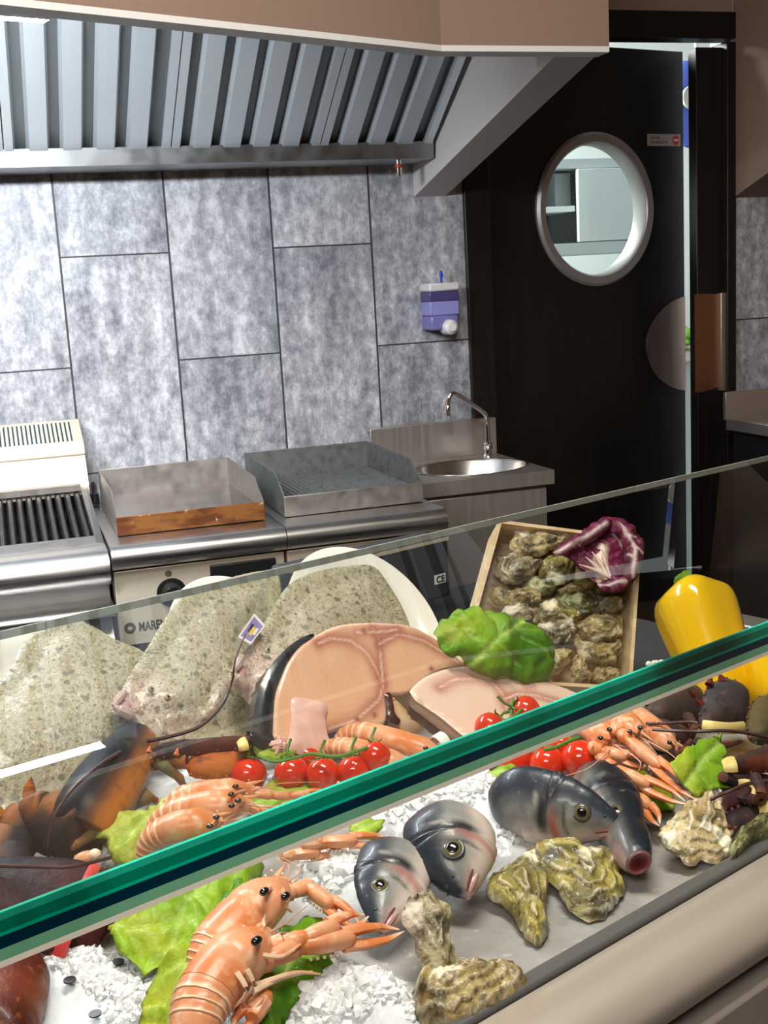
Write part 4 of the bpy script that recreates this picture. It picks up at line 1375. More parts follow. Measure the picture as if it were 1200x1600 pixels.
build('skin_flap', sk2.solid(lambda u, v, e, d: 0.006 + 0.004 * e, lambda u, v, e, d: 0.002 * (1 - e), lambda *a: (1, 1, 1)), M_skin, st1, smooth=50)
gut = Sheet(px2(c6((514, 374), (532, 370), (540, 400), (546, 430), (563, 456), (552, 468), (536, 462), (524, 440), (518, 410)), PS1), PS1, 0.003, 4)
build('dark_vein', gut.solid(lambda u, v, e, d: 0.006 + 0.004 * e, lambda u, v, e, d: 0.0, lambda *a: (1, 1, 1)), mat('dark_blood', (0.06, 0.015, 0.012), 0.25, coat=0.4), st1, smooth=60)
flap = Sheet(px2(c6((545, 380), (562, 392), (600, 432), (628, 462), (634, 484), (606, 492), (572, 480), (556, 462), (548, 430)), PS1), PS1, 0.004, 4)
build('belly_flap', flap.solid(lambda u, v, e, d: 0.004 * e + 0.001, lambda u, v, e, d: -0.020 * min(1, d / .002), lambda u, v, e, d: lerp((0.50, 0.30, 0.16), (0.66, 0.45, 0.30), e)), M_sword, st1, smooth=50)
torn = Sheet(px2(c6((222, 390), (260, 388), (330, 408), (326, 450), (334, 500), (350, 545), (300, 560), (240, 562), (205, 548), (214, 500), (218, 440)), PS1), PS1, 0.0035, 4)
build('torn_flesh', torn.solid(lambda u, v, e, d: 0.008 + 0.004 * e ** 0.5 + 0.002 * nz((u, v, 0), 60), lambda u, v, e, d: 0.003, lambda u, v, e, d: lerp((0.74, 0.42, 0.36), (0.82, 0.56, 0.48), 0.5 + 0.5 * nz((u * 3, v, 0), 60))), M_sword, st1, smooth=60)
shred = MB()
r_ = random.Random(5)
for k in range(9):
    a = pP(432 + k * 1.5, 1158 + r_.uniform(-6, 12), PS1, 0.006)
    b = pP(420 + r_.uniform(0, 24), 1158 + r_.uniform(2, 22), PS1, 0.010)
    shred.tube([a, (a + b) / 2 + PS1[3] * 0.004, b], [0.0035, 0.004, 0.0015], 6, (0.74, 0.45, 0.38))
build('shreds', shred, M_sword, st1)

PS2 = plane(pZ(720, 1165, .932), 35)
out2 = c6((600, 362), (640, 322), (685, 300), (730, 288), (785, 283), (850, 290), (920, 303), (1000, 325), (1080, 350), (1150, 385), (1170, 430), (1130, 480), (1020, 520), (900, 530), (800, 520), (740, 480), (690, 440), (640, 405), (615, 392))
sh2 = Sheet(px2(out2, PS2), PS2, 0.0028, 5)
lines2 = [px2(c6(*q), PS2) for q in ([(690, 355), (740, 330), (800, 328), (860, 345), (890, 380), (900, 420)], [(890, 395), (930, 375), (990, 380), (1060, 400)], [(960, 350), (975, 347)])]
st2 = root('swordfish_steak', pP(720, 1160, PS2), 'smaller pale swordfish steak lying in front of the lettuce head', 'fish steak')
circ2 = px2(c6((800, 400)), PS2)[0]
build('flesh', sh2.solid(lambda u, v, e, d: min(0.004, d * 1.2), lambda u, v, e, d: -0.012 * min(1, d / 0.003), sword_col(lines2, [], circ2, (0.76, 0.50, 0.40), (0.82, 0.62, 0.52))), M_sword, st2, smooth=50)
so2 = c6((597, 362), (606, 372), (618, 392), (650, 414), (700, 448), (742, 484), (790, 520), (800, 545), (770, 535), (730, 512), (690, 480), (640, 440), (610, 418), (594, 395))
ss2 = Sheet(px2(so2, PS2), PS2, 0.004, 4)
build('skin', ss2.solid(lambda u, v, e, d: 0.001 + 0.002 * e, lambda u, v, e, d: -0.016 * min(1, d / .003), lambda u, v, e, d: lerp((0.10, 0.05, 0.035), (0.30, 0.17, 0.12), e)), mat('steak_skin_brown', vc=True, rough=0.35), st2, smooth=50)

pr_ = pP(688, 1162, PS2, 0.012)
tag(build('plastic_ring', MB().lathe(pr_, [(0.010, -0.006), (0.0112, -0.006), (0.0112, 0.006), (0.010, 0.006), (0.010, -0.006)], frame(CX + Z * 0.2), 24), mat('ring_white', (0.82, 0.80, 0.74), 0.4), smooth=30), 'small white plastic ring between the two swordfish steaks', 'ring')
# ------------------------------------------------------------------ salad leaves
M_leaf = mat('lettuce_leaf', vc=True, rough=0.45, spec=0.22, sss=0.05, sssc=(0.6, 1.0, 0.2), coat=0.06, mottle=[(60, (0.12, 0.30, 0.015), 0.48, 0.72, 'NOISE', 0.45)], bump=(48, 0.8, 0.007))


def leaf(label, px, z, ribs, ruffle=0.008, tilt=12, yaw=0, cols=((0.22, 0.48, 0.02), (0.42, 0.64, 0.07)), seed=0, dome=0.012, group='lettuce leaves among the seafood', step=0.0030, pl=None, name='lettuce_leaf'):
    cx_, cy_ = sum(p[0] for p in px) / len(px), sum(p[1] for p in px) / len(px)
    pl = pl or plane(pZ(cx_, cy_, z), tilt, yaw)
    sh = Sheet(px2(px, pl), pl, step, 6, True, 0.0, 0.006, 85)
    R = [px2(q, pl) for q in ribs]

    def h(u, v, e, d):
        w = 1 - sstep(0.0, 0.035, d)
        dr = min(seg_d(u, v, q) for q in R)
        fold = 1 - 2.2 * abs(nz((u + 0.012 * nz((u, v, seed), 20), v, seed), 17))
        crimp = 1 - 2.0 * abs(nz((u, v, seed + 4), 62))
        return dome * (1 - (1 - min(e * 1.2, 1)) ** 2) + ruffle * (0.75 * fold + 0.13 * crimp) * (0.4 + 0.6 * min(1, d / 0.006)) + ruffle * 0.9 * w * nz((u, v, seed + 7), 75) - 0.004 * math.exp(-(dr / 0.004) ** 2)

    def col(u, v, e, d):
        k = clamp(0.5 + 0.9 * nz((u, v, seed + 3), 18))
        c = lerp((cols[0][0] * 0.60, cols[0][1] * 0.56, cols[0][2] * 0.4), (cols[1][0] * 0.74, cols[1][1] * 0.68, cols[1][2] * 0.45), k)
        c = lerp(c, (0.48, 0.46, 0.05), 0.5 * sstep(0.2, 0.55, nz((u, v, seed + 11), 14)))
        c = lerp(c, (0.10, 0.10, 0.01), 0.7 * (1 - sstep(0.0, 0.0018, d)) * sstep(0.1, 0.4, nz((u, v, 2), 60)))
        for i, q in enumerate(R):
            dr = seg_d(u, v, q)
            c = lerp(c, (0.40, 0.54, 0.13), (0.8 if i == 0 else 0.4) * math.exp(-(dr / (0.0028 if i == 0 else 0.0013)) ** 2))
        return c
    return tag(build(name, sh.sheet(h, col), M_leaf, smooth=180, thick=0.0009), label, 'lettuce', group)


leaf('large green butterhead lettuce leaf between the oyster crate and the pale steak', [(680, 985), (700, 962), (735, 955), (765, 958), (790, 966), (815, 972), (845, 992), (862, 1015), (860, 1040), (858, 1062), (830, 1066), (795, 1062), (760, 1056), (722, 1036), (700, 1025), (688, 1008)], 1.0, [[(735, 1040), (765, 1012), (800, 985), (815, 978)], [(765, 1012), (760, 975)], [(785, 996), (835, 1000)], [(755, 1020), (800, 1045)], [(745, 1030), (710, 990)], [(800, 1010), (850, 1040)]], 0.011, 48, 0, cols=((0.07, 0.26, 0.006), (0.26, 0.50, 0.03)), seed=3, dome=0.022)
leaf('pale yellow-green frilly lettuce leaf left of the three stacked langoustines', [(150, 1296), (165, 1278), (195, 1272), (225, 1268), (245, 1256), (262, 1242), (285, 1232), (300, 1250), (280, 1275), (255, 1310), (238, 1345), (205, 1358), (180, 1350), (166, 1325)], 0.93, [[(270, 1245), (230, 1290), (185, 1330)], [(230, 1290), (200, 1285)], [(225, 1300), (220, 1340)]], 0.010, 20, 0, ((0.40, 0.60, 0.06), (0.66, 0.78, 0.24)), 5, 0.008)
leaf('wide bright lettuce leaf under the glass edge beside the crushed ice', [(172, 1462), (178, 1420), (200, 1385), (250, 1355), (320, 1345), (390, 1348), (412, 1362), (395, 1400), (370, 1430), (350, 1470), (330, 1500), (295, 1512), (262, 1505), (235, 1517), (205, 1506), (182, 1490)], 0.925, [[(360, 1370), (310, 1420), (262, 1490)], [(310, 1420), (250, 1400)], [(285, 1455), (200, 1470)], [(300, 1430), (340, 1470)], [(330, 1400), (280, 1370)], [(262, 1440), (215, 1425)]], 0.012, 10, 0, ((0.20, 0.46, 0.02), (0.42, 0.68, 0.08)), 8, 0.018)
leaf('yellow-green folded lettuce leaf at the bottom under the langoustine tails', [(222, 1560), (240, 1528), (262, 1505), (290, 1480), (322, 1455), (345, 1470), (335, 1510), (318, 1560), (300, 1625), (250, 1640), (225, 1610)], 0.930, [[(330, 1470), (290, 1530), (255, 1620)], [(290, 1530), (245, 1545)], [(280, 1560), (300, 1600)], [(310, 1500), (270, 1505)]], 0.013, 16, 0, ((0.30, 0.52, 0.02), (0.58, 0.74, 0.10)), 12, 0.012)
leaf('dark green lettuce leaf with toothed edge under the front langoustine claws', [(395, 1480), (420, 1462), (450, 1448), (480, 1440), (505, 1448), (518, 1470), (526, 1498), (515, 1530), (490, 1555), (462, 1575), (440, 1600), (410, 1640), (380, 1640), (385, 1580), (390, 1530)], 0.915, [[(500, 1460), (460, 1520), (400, 1610)], [(460, 1520), (510, 1510)], [(470, 1500), (440, 1470)], [(440, 1550), (480, 1550)]], 0.009, 8, 0, ((0.10, 0.36, 0.01), (0.28, 0.56, 0.03)), 15, 0.012)
leaf('dark lettuce leaf behind the upper front langoustine head', [(330, 1440), (350, 1400), (380, 1378), (398, 1385), (396, 1410), (375, 1440), (352, 1475), (335, 1478)], 0.93, [[(385, 1390), (345, 1460)], [(368, 1415), (350, 1425)]], 0.006, 12, 0, ((0.06, 0.26, 0.01), (0.18, 0.44, 0.02)), 18, 0.006)
leaf('small green leaf between the ice heap and the right tomatoes', [(760, 1208), (785, 1200), (815, 1202), (838, 1205), (830, 1220), (812, 1232), (790, 1230), (772, 1222)], 0.925, [[(765, 1212), (800, 1214), (832, 1210)], [(790, 1214), (805, 1226)]], 0.006, 30, 0, ((0.28, 0.56, 0.03), (0.48, 0.72, 0.12)), 21, 0.006)
leaf('green leaf under the right langoustine claws behind the sea bass', [(905, 1205), (940, 1195), (990, 1200), (1040, 1235), (1055, 1262), (1030, 1268), (1000, 1262), (975, 1250), (945, 1235), (915, 1222)], 0.915, [[(915, 1210), (980, 1228), (1045, 1258)], [(970, 1226), (985, 1210)], [(985, 1232), (1000, 1255)]], 0.006, 14, 0, ((0.10, 0.32, 0.01), (0.28, 0.50, 0.03)), 24, 0.006)
leaf('flat bright green leaf tip between the right langoustines and the lobster', [(1050, 1195), (1062, 1178), (1090, 1160), (1118, 1150), (1130, 1147), (1132, 1175), (1137, 1205), (1141, 1228), (1120, 1232), (1100, 1236), (1085, 1240), (1068, 1222)], 0.955, [[(1130, 1155), (1095, 1190), (1072, 1225)], [(1095, 1190), (1130, 1200)], [(1085, 1205), (1110, 1228)]], 0.0015, 40, 0, ((0.18, 0.46, 0.02), (0.34, 0.62, 0.06)), 27, 0.003)
leaf('yellowish lettuce leaf peeping out between the tomatoes and the langoustine claws', [(385, 1255), (400, 1235), (430, 1222), (470, 1218), (520, 1220), (540, 1235), (500, 1250), (470, 1262), (430, 1275), (395, 1272)], 0.912, [[(395, 1262), (450, 1244), (520, 1228)], [(450, 1244), (440, 1230)]], 0.008, 16, 0, ((0.28, 0.54, 0.03), (0.54, 0.74, 0.14)), 30, 0.006)
leaf('light green leaf edge above the pale claw tips beside the left sea bass', [(548, 1300), (560, 1288), (585, 1278), (598, 1280), (595, 1298), (580, 1312), (556, 1312)], 0.93, [[(552, 1306), (590, 1286)]], 0.004, 20, 0, ((0.34, 0.58, 0.05), (0.54, 0.74, 0.16)), 33, 0.004)
leaf('small yellow-green leaf behind the first swordfish shred and the tomato vine', [(395, 1165), (418, 1158), (448, 1160), (462, 1172), (452, 1186), (425, 1188), (402, 1182)], 0.945, [[(400, 1176), (455, 1170)]], 0.006, 30, 0, ((0.30, 0.50, 0.03), (0.50, 0.66, 0.10)), 36, 0.004)

# ------------------------------------------------------------------ cherry tomatoes on the vine
M_tom = mat('tomato_red', (0.62, 0.035, 0.012), 0.12, coat=0.5, sss=0.12, sssc=(1, 0.2, 0.1), mottle=[(18, (0.72, 0.09, 0.015), 0.5, 0.75)])
M_vine = mat('tomato_vine', (0.08, 0.20, 0.025), 0.5)
TN = 0


def tomato(x, y, rpx, z, label, stem=(0.1, -0.3, 1), grp='cocktail tomatoes on the vine', stalk=0.02):
    c = pZ(x, y, z)
    d = (c - CAM_LOC).dot(FWD)
    r_ = rpx * d / F
    ax = frame(stem, (1, 0.3, 0))
    t = root('tomato', c - Z * r_, label, 'tomato', grp)
    prof = [(0.02, -0.93), (0.25, -0.90), (0.55, -0.76), (0.80, -0.52), (0.96, -0.2), (1.0, 0.08), (0.95, 0.36), (0.80, 0.62), (0.58, 0.80), (0.34, 0.88), (0.15, 0.87), (0.02, 0.83)]
    build('fruit', MB().lathe(c, [(a * r_, b * r_) for a, b in prof], ax, 28), M_tom, t, smooth=180, sub=1)
    st = MB()
    top = c + ax[2] * (0.86 * r_)
    for k in range(5):
        a = 2 * pi * k / 5 + x
        dirv = ax[0] * cos(a) + ax[1] * sin(a)
        st.tube([top, top + dirv * r_ * 0.3 + ax[2] * r_ * 0.10, top + dirv * r_ * 0.62 + ax[2] * r_ * 0.0, top + dirv * r_ * 0.8 + ax[2] * r_ * 0.14], [0.0016, 0.0022, 0.0013, 0.0004], 6, flat=0.45)
    st.tube([top, top + ax[2] * stalk * 0.5, top + ax[2] * stalk + ax[0] * 0.006], [0.0018, 0.0016, 0.002], 6)
    build('stem', st, M_vine, t)
    return t


tomato(388, 1212, 30, 0.925, 'leftmost tomato of the left row beside the orange lobster claw', (0.2, 0.4, 1))
tomato(456, 1209, 28, 0.930, 'second tomato from the left in the left vine row', (0.0, 0.6, 1))
tomato(505, 1211, 28, 0.930, 'third tomato from the left in the left vine row', (0.1, 0.6, 1))
tomato(554, 1206, 27, 0.932, 'fourth tomato from the left in front of the pale prawn tail', (0.1, 0.6, 1))
tomato(587, 1183, 25, 0.945, 'smaller raised tomato at the right end of the left vine row', (0.1, 0.8, 0.7))
tomato(478, 1186, 25, 0.925, 'half hidden tomato behind the left vine row under the torn steak flesh', (0.0, 0.6, 1))
tomato(528, 1232, 20, 0.915, 'tomato mostly hidden low between the third and fourth of the left row', (0.3, 0.5, 1))
g2 = 'tomatoes by the right langoustines'
tomato(765, 1139, 26, 0.945, 'orange-red tomato on the pale steak behind the glass edge, left of the pair', (0.9, 0.4, 0.5), g2)
tomato(822, 1112, 25, 0.955, 'orange-red tomato on the pale steak behind the glass edge, right of the pair', (-0.8, 0.2, 0.4), g2)
tomato(806, 1188, 29, 0.920, 'tomato just below the glass edge half cut off on the left of its cluster', (0.1, 0.6, 1), g2)
tomato(856, 1195, 29, 0.928, 'tomato above the sea bass back in the middle of its cluster', (0.1, 0.9, 0.8), g2)
tomato(907, 1187, 31, 0.935, 'round red tomato touching the right langoustine heads', (0.0, 0.9, 0.6), g2)
tomato(876, 1168, 26, 0.93, 'tomato behind the two front ones above the sea bass', (0.1, 0.6, 1), g2)
for lb, P in (('green tomato vine running behind the left tomato row', [(405, 1182), (430, 1190), (462, 1184), (485, 1178), (520, 1182), (545, 1178), (575, 1168)]), ('green tomato vine above the right tomatoes', [(850, 1172), (868, 1168), (885, 1160), (905, 1152)]), ('green tomato vine between the two tomatoes on the pale steak', [(775, 1132), (790, 1128), (805, 1118), (815, 1108)])):
    V_ = [pZ(x, y, 0.958 if 'left' in lb else 0.965) for x, y in P]
    tag(build('tomato_vine', MB().tube(catmull(V_, 5), 0.0018, 7), M_vine), lb, 'vine')

# ------------------------------------------------------------------ langoustines
M_shell = mat('langoustine_shell', vc=True, rough=0.34, spec=0.4, coat=0.08, sss=0.1, sssc=(1, 0.5, 0.3), mottle=[(70, (0.86, 0.62, 0.44), 0.50, 0.72, 'NOISE', 0.6), (38, (0.52, 0.16, 0.06), 0.55, 0.75, 'NOISE', 0.5)], bump=(300, 0.2, 0.001))
M_bead = mat('black_prawn_eye', (0.008, 0.007, 0.009), 0.08, coat=1.0)
M_feel = mat('prawn_feeler', (0.66, 0.30, 0.20), 0.4)
ORG, PNK, PAL = (0.62, 0.19, 0.06), (0.70, 0.32, 0.17), (0.88, 0.64, 0.46)


def L3(pts):
    return [pZ(x, y, z) for x, y, z in pts]


def claw_mb(P, w, col=(ORG, PAL)):
    """arm with knobbly joints and a long two-fingered pincer; P = 3-D points, the last two are hand start and tip"""
    mb = MB()
    arm, hand = P[:-1], P[-2:]
    for a, b in zip(arm[:-1], arm[1:]):
        mb.tube([a, a + (b - a) * 0.15, a + (b - a) * 0.8, b], [w * 0.5, w * 0.62, w * 0.78, w * 0.6], 8, [col[0], PNK, PNK, col[0]])
    if len(arm) > 1:
        mb.ball(arm[-1], w * 0.72, n=8, m=6, col=col[0])
    a, b = hand
    L = (b - a)
    t = L.normalized()
    up = (CAM_LOC - a).normalized()
    sd = t.cross(up).normalized()
    # palm
    mb.tube([a, a + L * 0.08, a + L * 0.25, a + L * 0.45, a + L * 0.52], [w * 0.5, w * 0.85, w * 1.05, w * 0.95, w * 0.5], 10, [col[0], col[0], PNK, PNK, col[0]], up=tuple(sd), flat=0.72)
    for s_, f in ((1, 1.0), (-1, 0.95)):
        o = sd * (w * 0.42 * s_)
        mb.tube([a + L * 0.42 + o, a + L * 0.6 + o * 1.25, a + L * 0.82 * f + o * 1.1, a + L * f + o * 0.2], [w * 0.55, w * 0.48, w * 0.32, w * 0.06], 7, [PNK, col[0], col[0], col[1]], flat=0.8)
    for k in range(6):
        q = a + L * (0.12 + 0.06 * k) + sd * (w * 0.9)
        mb.ball(q, w * 0.14, n=5, m=4, col=PAL)
    return mb


def langoustine(label, path, rad, group, eyes, claws=(), feelers=(), legs=(), dorsal=(0, 0, 1), tail=True, split=0.52, cw=0.006, seed=0, aspect=0.86):
    rad *= 0.93
    P = catmull(L3(path), 12)
    n = len(P)
    rr_ = random.Random(seed)
    r_ = root('langoustine', P[n // 2] - Z * rad, label, 'langoustine', group)
    upv = Vector(dorsal)

    def ringat(i, R, dz=0.0):
        t = (P[min(i + 1, n - 1)] - P[max(i - 1, 0)]).normalized()
        a = t.cross(upv).normalized()
        b = a.cross(t).normalized()
        return [P[i] + b * dz + (a * cos(2 * pi * j / 16) + b * sin(2 * pi * j / 16) * aspect) * R for j in range(16)], t, a, b
    ks = int(n * split)
    # abdomen: six overlapping bands
    if ks > 4:
        ab = MB()
        seg = 6
        for s_ in range(seg):
            i0, i1 = ks * s_ / seg, ks * (s_ + 1) / seg + 0.6
            rings, cols = [], []
            for q in range(5):
                f = q / 4
                i = int(round(clamp(i0 + (i1 - i0) * f, 0, n - 1)))
                base = rad * (0.62 + 0.36 * (i / max(1, ks)))
                R = base * (1.07 if q == 0 else 1.02 if q < 4 else 0.97)
                rg, *_ = ringat(i, R)
                off = (P[min(i + 1, n - 1)] - P[max(i - 1, 0)]).normalized() * ((f - 0.5) * 0.0004)
                rings.append([p + off for p in rg])
                c = PAL if q == 0 else lerp(ORG, PNK, 0.3 + 0.5 * f)
                cols += [lerp(c, PAL, clamp(-sin(2 * pi * j / 16)) * 0.6) for j in range(16)]
            ab.loft(rings, True, cols)
        build('abdomen', ab, M_shell, r_, smooth=50)
    if tail and ks > 4:
        rg, t, a, b = ringat(0, rad * 0.6)
        for k in range(-2, 3):
            dirv = (-t * 1.0 + a * 0.42 * k).normalized()
            q0 = P[0] + a * (0.18 * k * rad)
            build('tail_fan', MB().tube([q0, q0 + dirv * rad * 0.7, q0 + dirv * rad * 1.5, q0 + dirv * rad * 1.9], [rad * 0.16, rad * 0.34, rad * 0.36, rad * 0.12], 8, [ORG, PNK, PNK, PAL], up=tuple(b), flat=0.22), M_shell, r_)
    # carapace with a beak
    idx = list(range(ks, n))
    rings, cols = [], []
    for i in idx:
        f = (i - ks) / max(1, (n - 1 - ks))
        R = rad * (1.0 + 0.06 * sin(pi * f * 0.8)) * (1 - 0.52 * sstep(0.55, 1.0, f))
        if abs(f - 0.42) < 0.03:
            R *= 0.955
        rg, t, a, b = ringat(i, R)
        rings.append(rg)
        cols += [lerp(lerp(PNK, ORG, 0.5 + 0.5 * sin(f * 9 + seed)), PAL, clamp(0.25 - 0.75 * sin(2 * pi * j / 16)) * 0.8 + 0.25 * sstep(0.75, 1, f)) for j in range(16)]
    rg, t, a, b = ringat(n - 1, rad * 0.5)
    cara = MB().loft(rings, True, cols)
    H = P[-1]
    cara.tube([H - t * rad * 0.6 + b * rad * 0.42, H + t * rad * 0.1 + b * rad * 0.52, H + t * rad * 0.75 + b * rad * 0.66], [rad * 0.16, rad * 0.12, rad * 0.015], 7, [PNK, PNK, ORG])
    for k in range(7):
        cara.ball(H - t * rad * (0.2 + 0.35 * k) + b * rad * 0.62 + a * rad * 0.28 * (1 if k % 2 else -1), rad * 0.06, n=5, m=4, col=PAL)
    build('carapace', cara, M_shell, r_, smooth=50)
    for (x, y, z) in eyes:
        E_ = pZ(x, y, z)
        build('eye', MB().ball(E_, (rad * 0.21, rad * 0.16, rad * 0.15), frame((0, 0, 1), t + a * 0.4), 12, 8), M_bead, r_)
        build('eye_stalk', MB().tube([H - t * rad * 0.25 + b * rad * 0.15, E_], [rad * 0.13, rad * 0.10], 6, PNK), M_shell, r_)
    for q in claws:
        build('claw', claw_mb(L3(q), cw), M_shell, r_, smooth=50)
    for q in legs:
        V_ = catmull(L3(q), 4)
        m_ = len(V_)
        build('leg', MB().tube(V_, [0.0024 - 0.0016 * k / (m_ - 1) for k in range(m_)], 6, [lerp(PAL, PNK, k / (m_ - 1)) for k in range(m_)]), M_shell, r_)
    for q in feelers:
        V_ = catmull(L3(q), 6)
        m_ = len(V_)
        build('feeler', MB().tube(V_, [0.0009 - 0.0006 * k / (m_ - 1) for k in range(m_)], 5), M_feel, r_)
    # mouth parts: a little beard of pale bristles under the beak
    for k in range(7):
        q = H + a * rad * rr_.uniform(-0.5, 0.5) - b * rad * 0.1
        e_ = q + t * rad * rr_.uniform(0.9, 1.7) + a * rad * rr_.uniform(-0.7, 0.7) - b * rad * rr_.uniform(0.0, 0.5)
        build('bristle', MB().tube([q, (q + e_) / 2 + b * rad * 0.15, e_], [0.0013, 0.0011, 0.0003], 5, PAL), M_shell, r_)
    return r_


gA = 'three langoustines stacked on the lettuce'
langoustine('top langoustine of the three stacked ones on the pale lettuce', [(262, 1268, .940), (280, 1250, .952), (310, 1243, .956), (350, 1240, .956), (395, 1236, .95)], 0.0165, gA, [(361, 1241, .972), (368, 1229, .968)], claws=[[(395, 1240, .95), (425, 1243, .945), (450, 1244, .94), (515, 1238, .935)]], feelers=[[(390, 1232, .955), (430, 1232, .95), (470, 1240, .94)], [(390, 1236, .955), (440, 1224, .95), (500, 1222, .935)]], seed=1, tail=False)
langoustine('middle langoustine of the three stacked ones on the pale lettuce', [(240, 1292, .935), (262, 1272, .948), (300, 1262, .955), (345, 1258, .957), (390, 1258, .95)], 0.0165, gA, [(362, 1259, .974), (372, 1251, .970)], claws=[[(388, 1262, .95), (405, 1268, .945), (420, 1268, .94), (470, 1258, .938)]], feelers=[[(385, 1256, .955), (420, 1262, .95), (440, 1258, .94)]], seed=2, tail=False)
langoustine('lowest langoustine of the three, cut by the glass edge', [(226, 1338, .93), (236, 1312, .945), (262, 1296, .955), (300, 1288, .960), (345, 1286, .955)], 0.0165, gA, [(328, 1291, .976), (338, 1277, .974)], claws=[], legs=[[(300, 1305, .95), (285, 1318, .94), (300, 1326, .935)], [(345, 1290, .955), (370, 1282, .95), (392, 1292, .94)], [(345, 1292, .955), (362, 1296, .95), (380, 1302, .94)]], feelers=[[(345, 1284, .96), (380, 1270, .955), (420, 1285, .94)], [(345, 1284, .96), (390, 1280, .955), (408, 1296, .945)]], seed=3, tail=False)
gB = 'langoustines lying behind the left tomatoes'
langoustine('banded langoustine lying in front of the large swordfish steak', [(530, 1160, .935), (545, 1146, .945), (575, 1146, .948), (620, 1158, .946), (665, 1172, .940), (690, 1180, .932)], 0.0150, gB, [(665, 1169, .953)], feelers=[[(690, 1178, .938), (660, 1190, .94), (620, 1196, .935)], [(690, 1178, .938), (700, 1165, .94), (650, 1150, .955)]], seed=4, tail=False, split=0.45)
langoustine('second banded langoustine half hidden behind the raised tomato', [(506, 1180, .930), (522, 1168, .940), (560, 1172, .942), (605, 1188, .938), (650, 1200, .930)], 0.0145, gB, [(628, 1194, .951)], feelers=[[(650, 1198, .935), (680, 1195, .935), (700, 1188, .93)]], seed=5, tail=False, split=0.45)
gC = 'two large langoustines at the front'
langoustine('upper of the two large front langoustines, on the lettuce leaf', [(318, 1520, .940), (330, 1490, .950), (352, 1462, .956), (385, 1430, .960), (418, 1402, .958), (438, 1384, .952)], 0.0225, gC, [(413, 1393, .985), (446, 1400, .975)], claws=[[(440, 1398, .955), (455, 1394, .952), (480, 1385, .950), (566, 1450, .935)]], legs=[[(410, 1420, .965), (398, 1440, .962), (408, 1475, .950)], [(415, 1415, .967), (412, 1448, .962), (420, 1470, .950)], [(422, 1408, .968), (440, 1414, .962), (456, 1425, .950)]], feelers=[[(440, 1384, .96), (452, 1355, .955), (430, 1342, .95)], [(440, 1384, .96), (470, 1360, .955), (440, 1340, .95)], [(436, 1385, .962), (390, 1395, .96), (362, 1390, .955)]], seed=6, cw=0.0095, tail=False, split=0.3)
langoustine('lower of the two large front langoustines with long claws reaching right', [(300, 1640, .930), (305, 1600, .942), (318, 1560, .950), (345, 1520, .956), (378, 1490, .957), (412, 1466, .950)], 0.0240, gC, [(401, 1470, .982)], claws=[[(395, 1510, .955), (420, 1500, .952), (462, 1480, .950), (632, 1453, .935)], [(420, 1478, .955), (440, 1476, .953), (470, 1470, .953), (575, 1430, .945)]], legs=[[(400, 1490, .965), (440, 1495, .958), (470, 1475, .955)], [(370, 1520, .965), (385, 1550, .955), (360, 1580, .94)], [(385, 1515, .965), (395, 1540, .955), (375, 1575, .94)], [(400, 1540, .95), (460, 1520, .945), (500, 1522, .93)], [(395, 1550, .95), (440, 1528, .945), (488, 1518, .935)]], feelers=[[(412, 1462, .96), (450, 1440, .958), (480, 1415, .95)], [(412, 1462, .96), (390, 1420, .965), (380, 1380, .96)]], seed=7, cw=0.011, tail=False, split=0.45)
tag(build('langoustine_claw', claw_mb(L3([(395, 1590, .935), (412, 1560, .938), (365, 1610, .93)]), 0.010), M_shell), 'loose orange langoustine claw at the bottom under the lower front langoustine', 'claw')
tag(build('langoustine_claw', claw_mb(L3([(470, 1320, .940), (498, 1316, .938), (612, 1311, .93)]), 0.0085), M_shell), 'orange open langoustine claw pointing at the left sea bass', 'claw')
tag(build('langoustine_claw', claw_mb(L3([(440, 1338, .935), (455, 1336, .933), (538, 1326, .925)]), 0.008, (PNK, PAL)), M_shell), 'pale pink langoustine claw lying below the orange open one', 'claw')
gD = 'langoustines at the right by the lobsters'
langoustine('right-hand langoustine with a pair of long pale claws beside the tomatoes', [(880, 1112, .94), (905, 1122, .95), (930, 1140, .955), (948, 1155, .952), (960, 1166, .945)], 0.0165, gD, [(938, 1153, .972), (952, 1140, .972)], claws=[[(935, 1178, .945), (948, 1192, .948), (956, 1200, .948), (1076, 1256, .934)], [(925, 1165, .95), (932, 1172, .952), (938, 1172, .953), (1020, 1198, .944)]], feelers=[[(960, 1164, .955), (1020, 1180, .955), (1010, 1230, .93)], [(960, 1164, .955), (920, 1200, .965), (870, 1215, .955)], [(960, 1164, .955), (1000, 1190, .955), (990, 1215, .94)]], legs=[[(940, 1170, .945), (950, 1195, .94), (948, 1212, .925)]], seed=8, cw=0.0098, tail=False, split=0.2)
langoustine('langoustine behind it whose claw rests on the right oyster', [(930, 1090, .945), (955, 1108, .955), (975, 1130, .958), (990, 1145, .955), (1000, 1155, .95)], 0.0165, gD, [(984, 1143, .975), (1000, 1137, .975)], claws=[[(960, 1135, .965), (970, 1145, .965), (978, 1152, .965), (1092, 1250, .940)]], feelers=[[(1000, 1152, .958), (1050, 1180, .955), (1078, 1215, .935)]], seed=9, cw=0.00985, tail=False, split=0.2)
langoustine('furthest right langoustine with its head against the green leaf', [(985, 1112, .935), (1005, 1128, .945), (1025, 1145, .948), (1042, 1160, .945), (1056, 1172, .938)], 0.0150, gD, [(1046, 1160, .962)], feelers=[[(1056, 1170, .945), (1064, 1185, .94), (1040, 1200, .935)]], seed=10, tail=False, split=0.2)
tag(build('langoustine_claw', claw_mb(L3([(990, 1225, .932), (998, 1240, .930), (1032, 1290, .918)]), 0.0085), M_shell), 'short orange langoustine claw standing between the sea bass and the right oyster', 'claw')
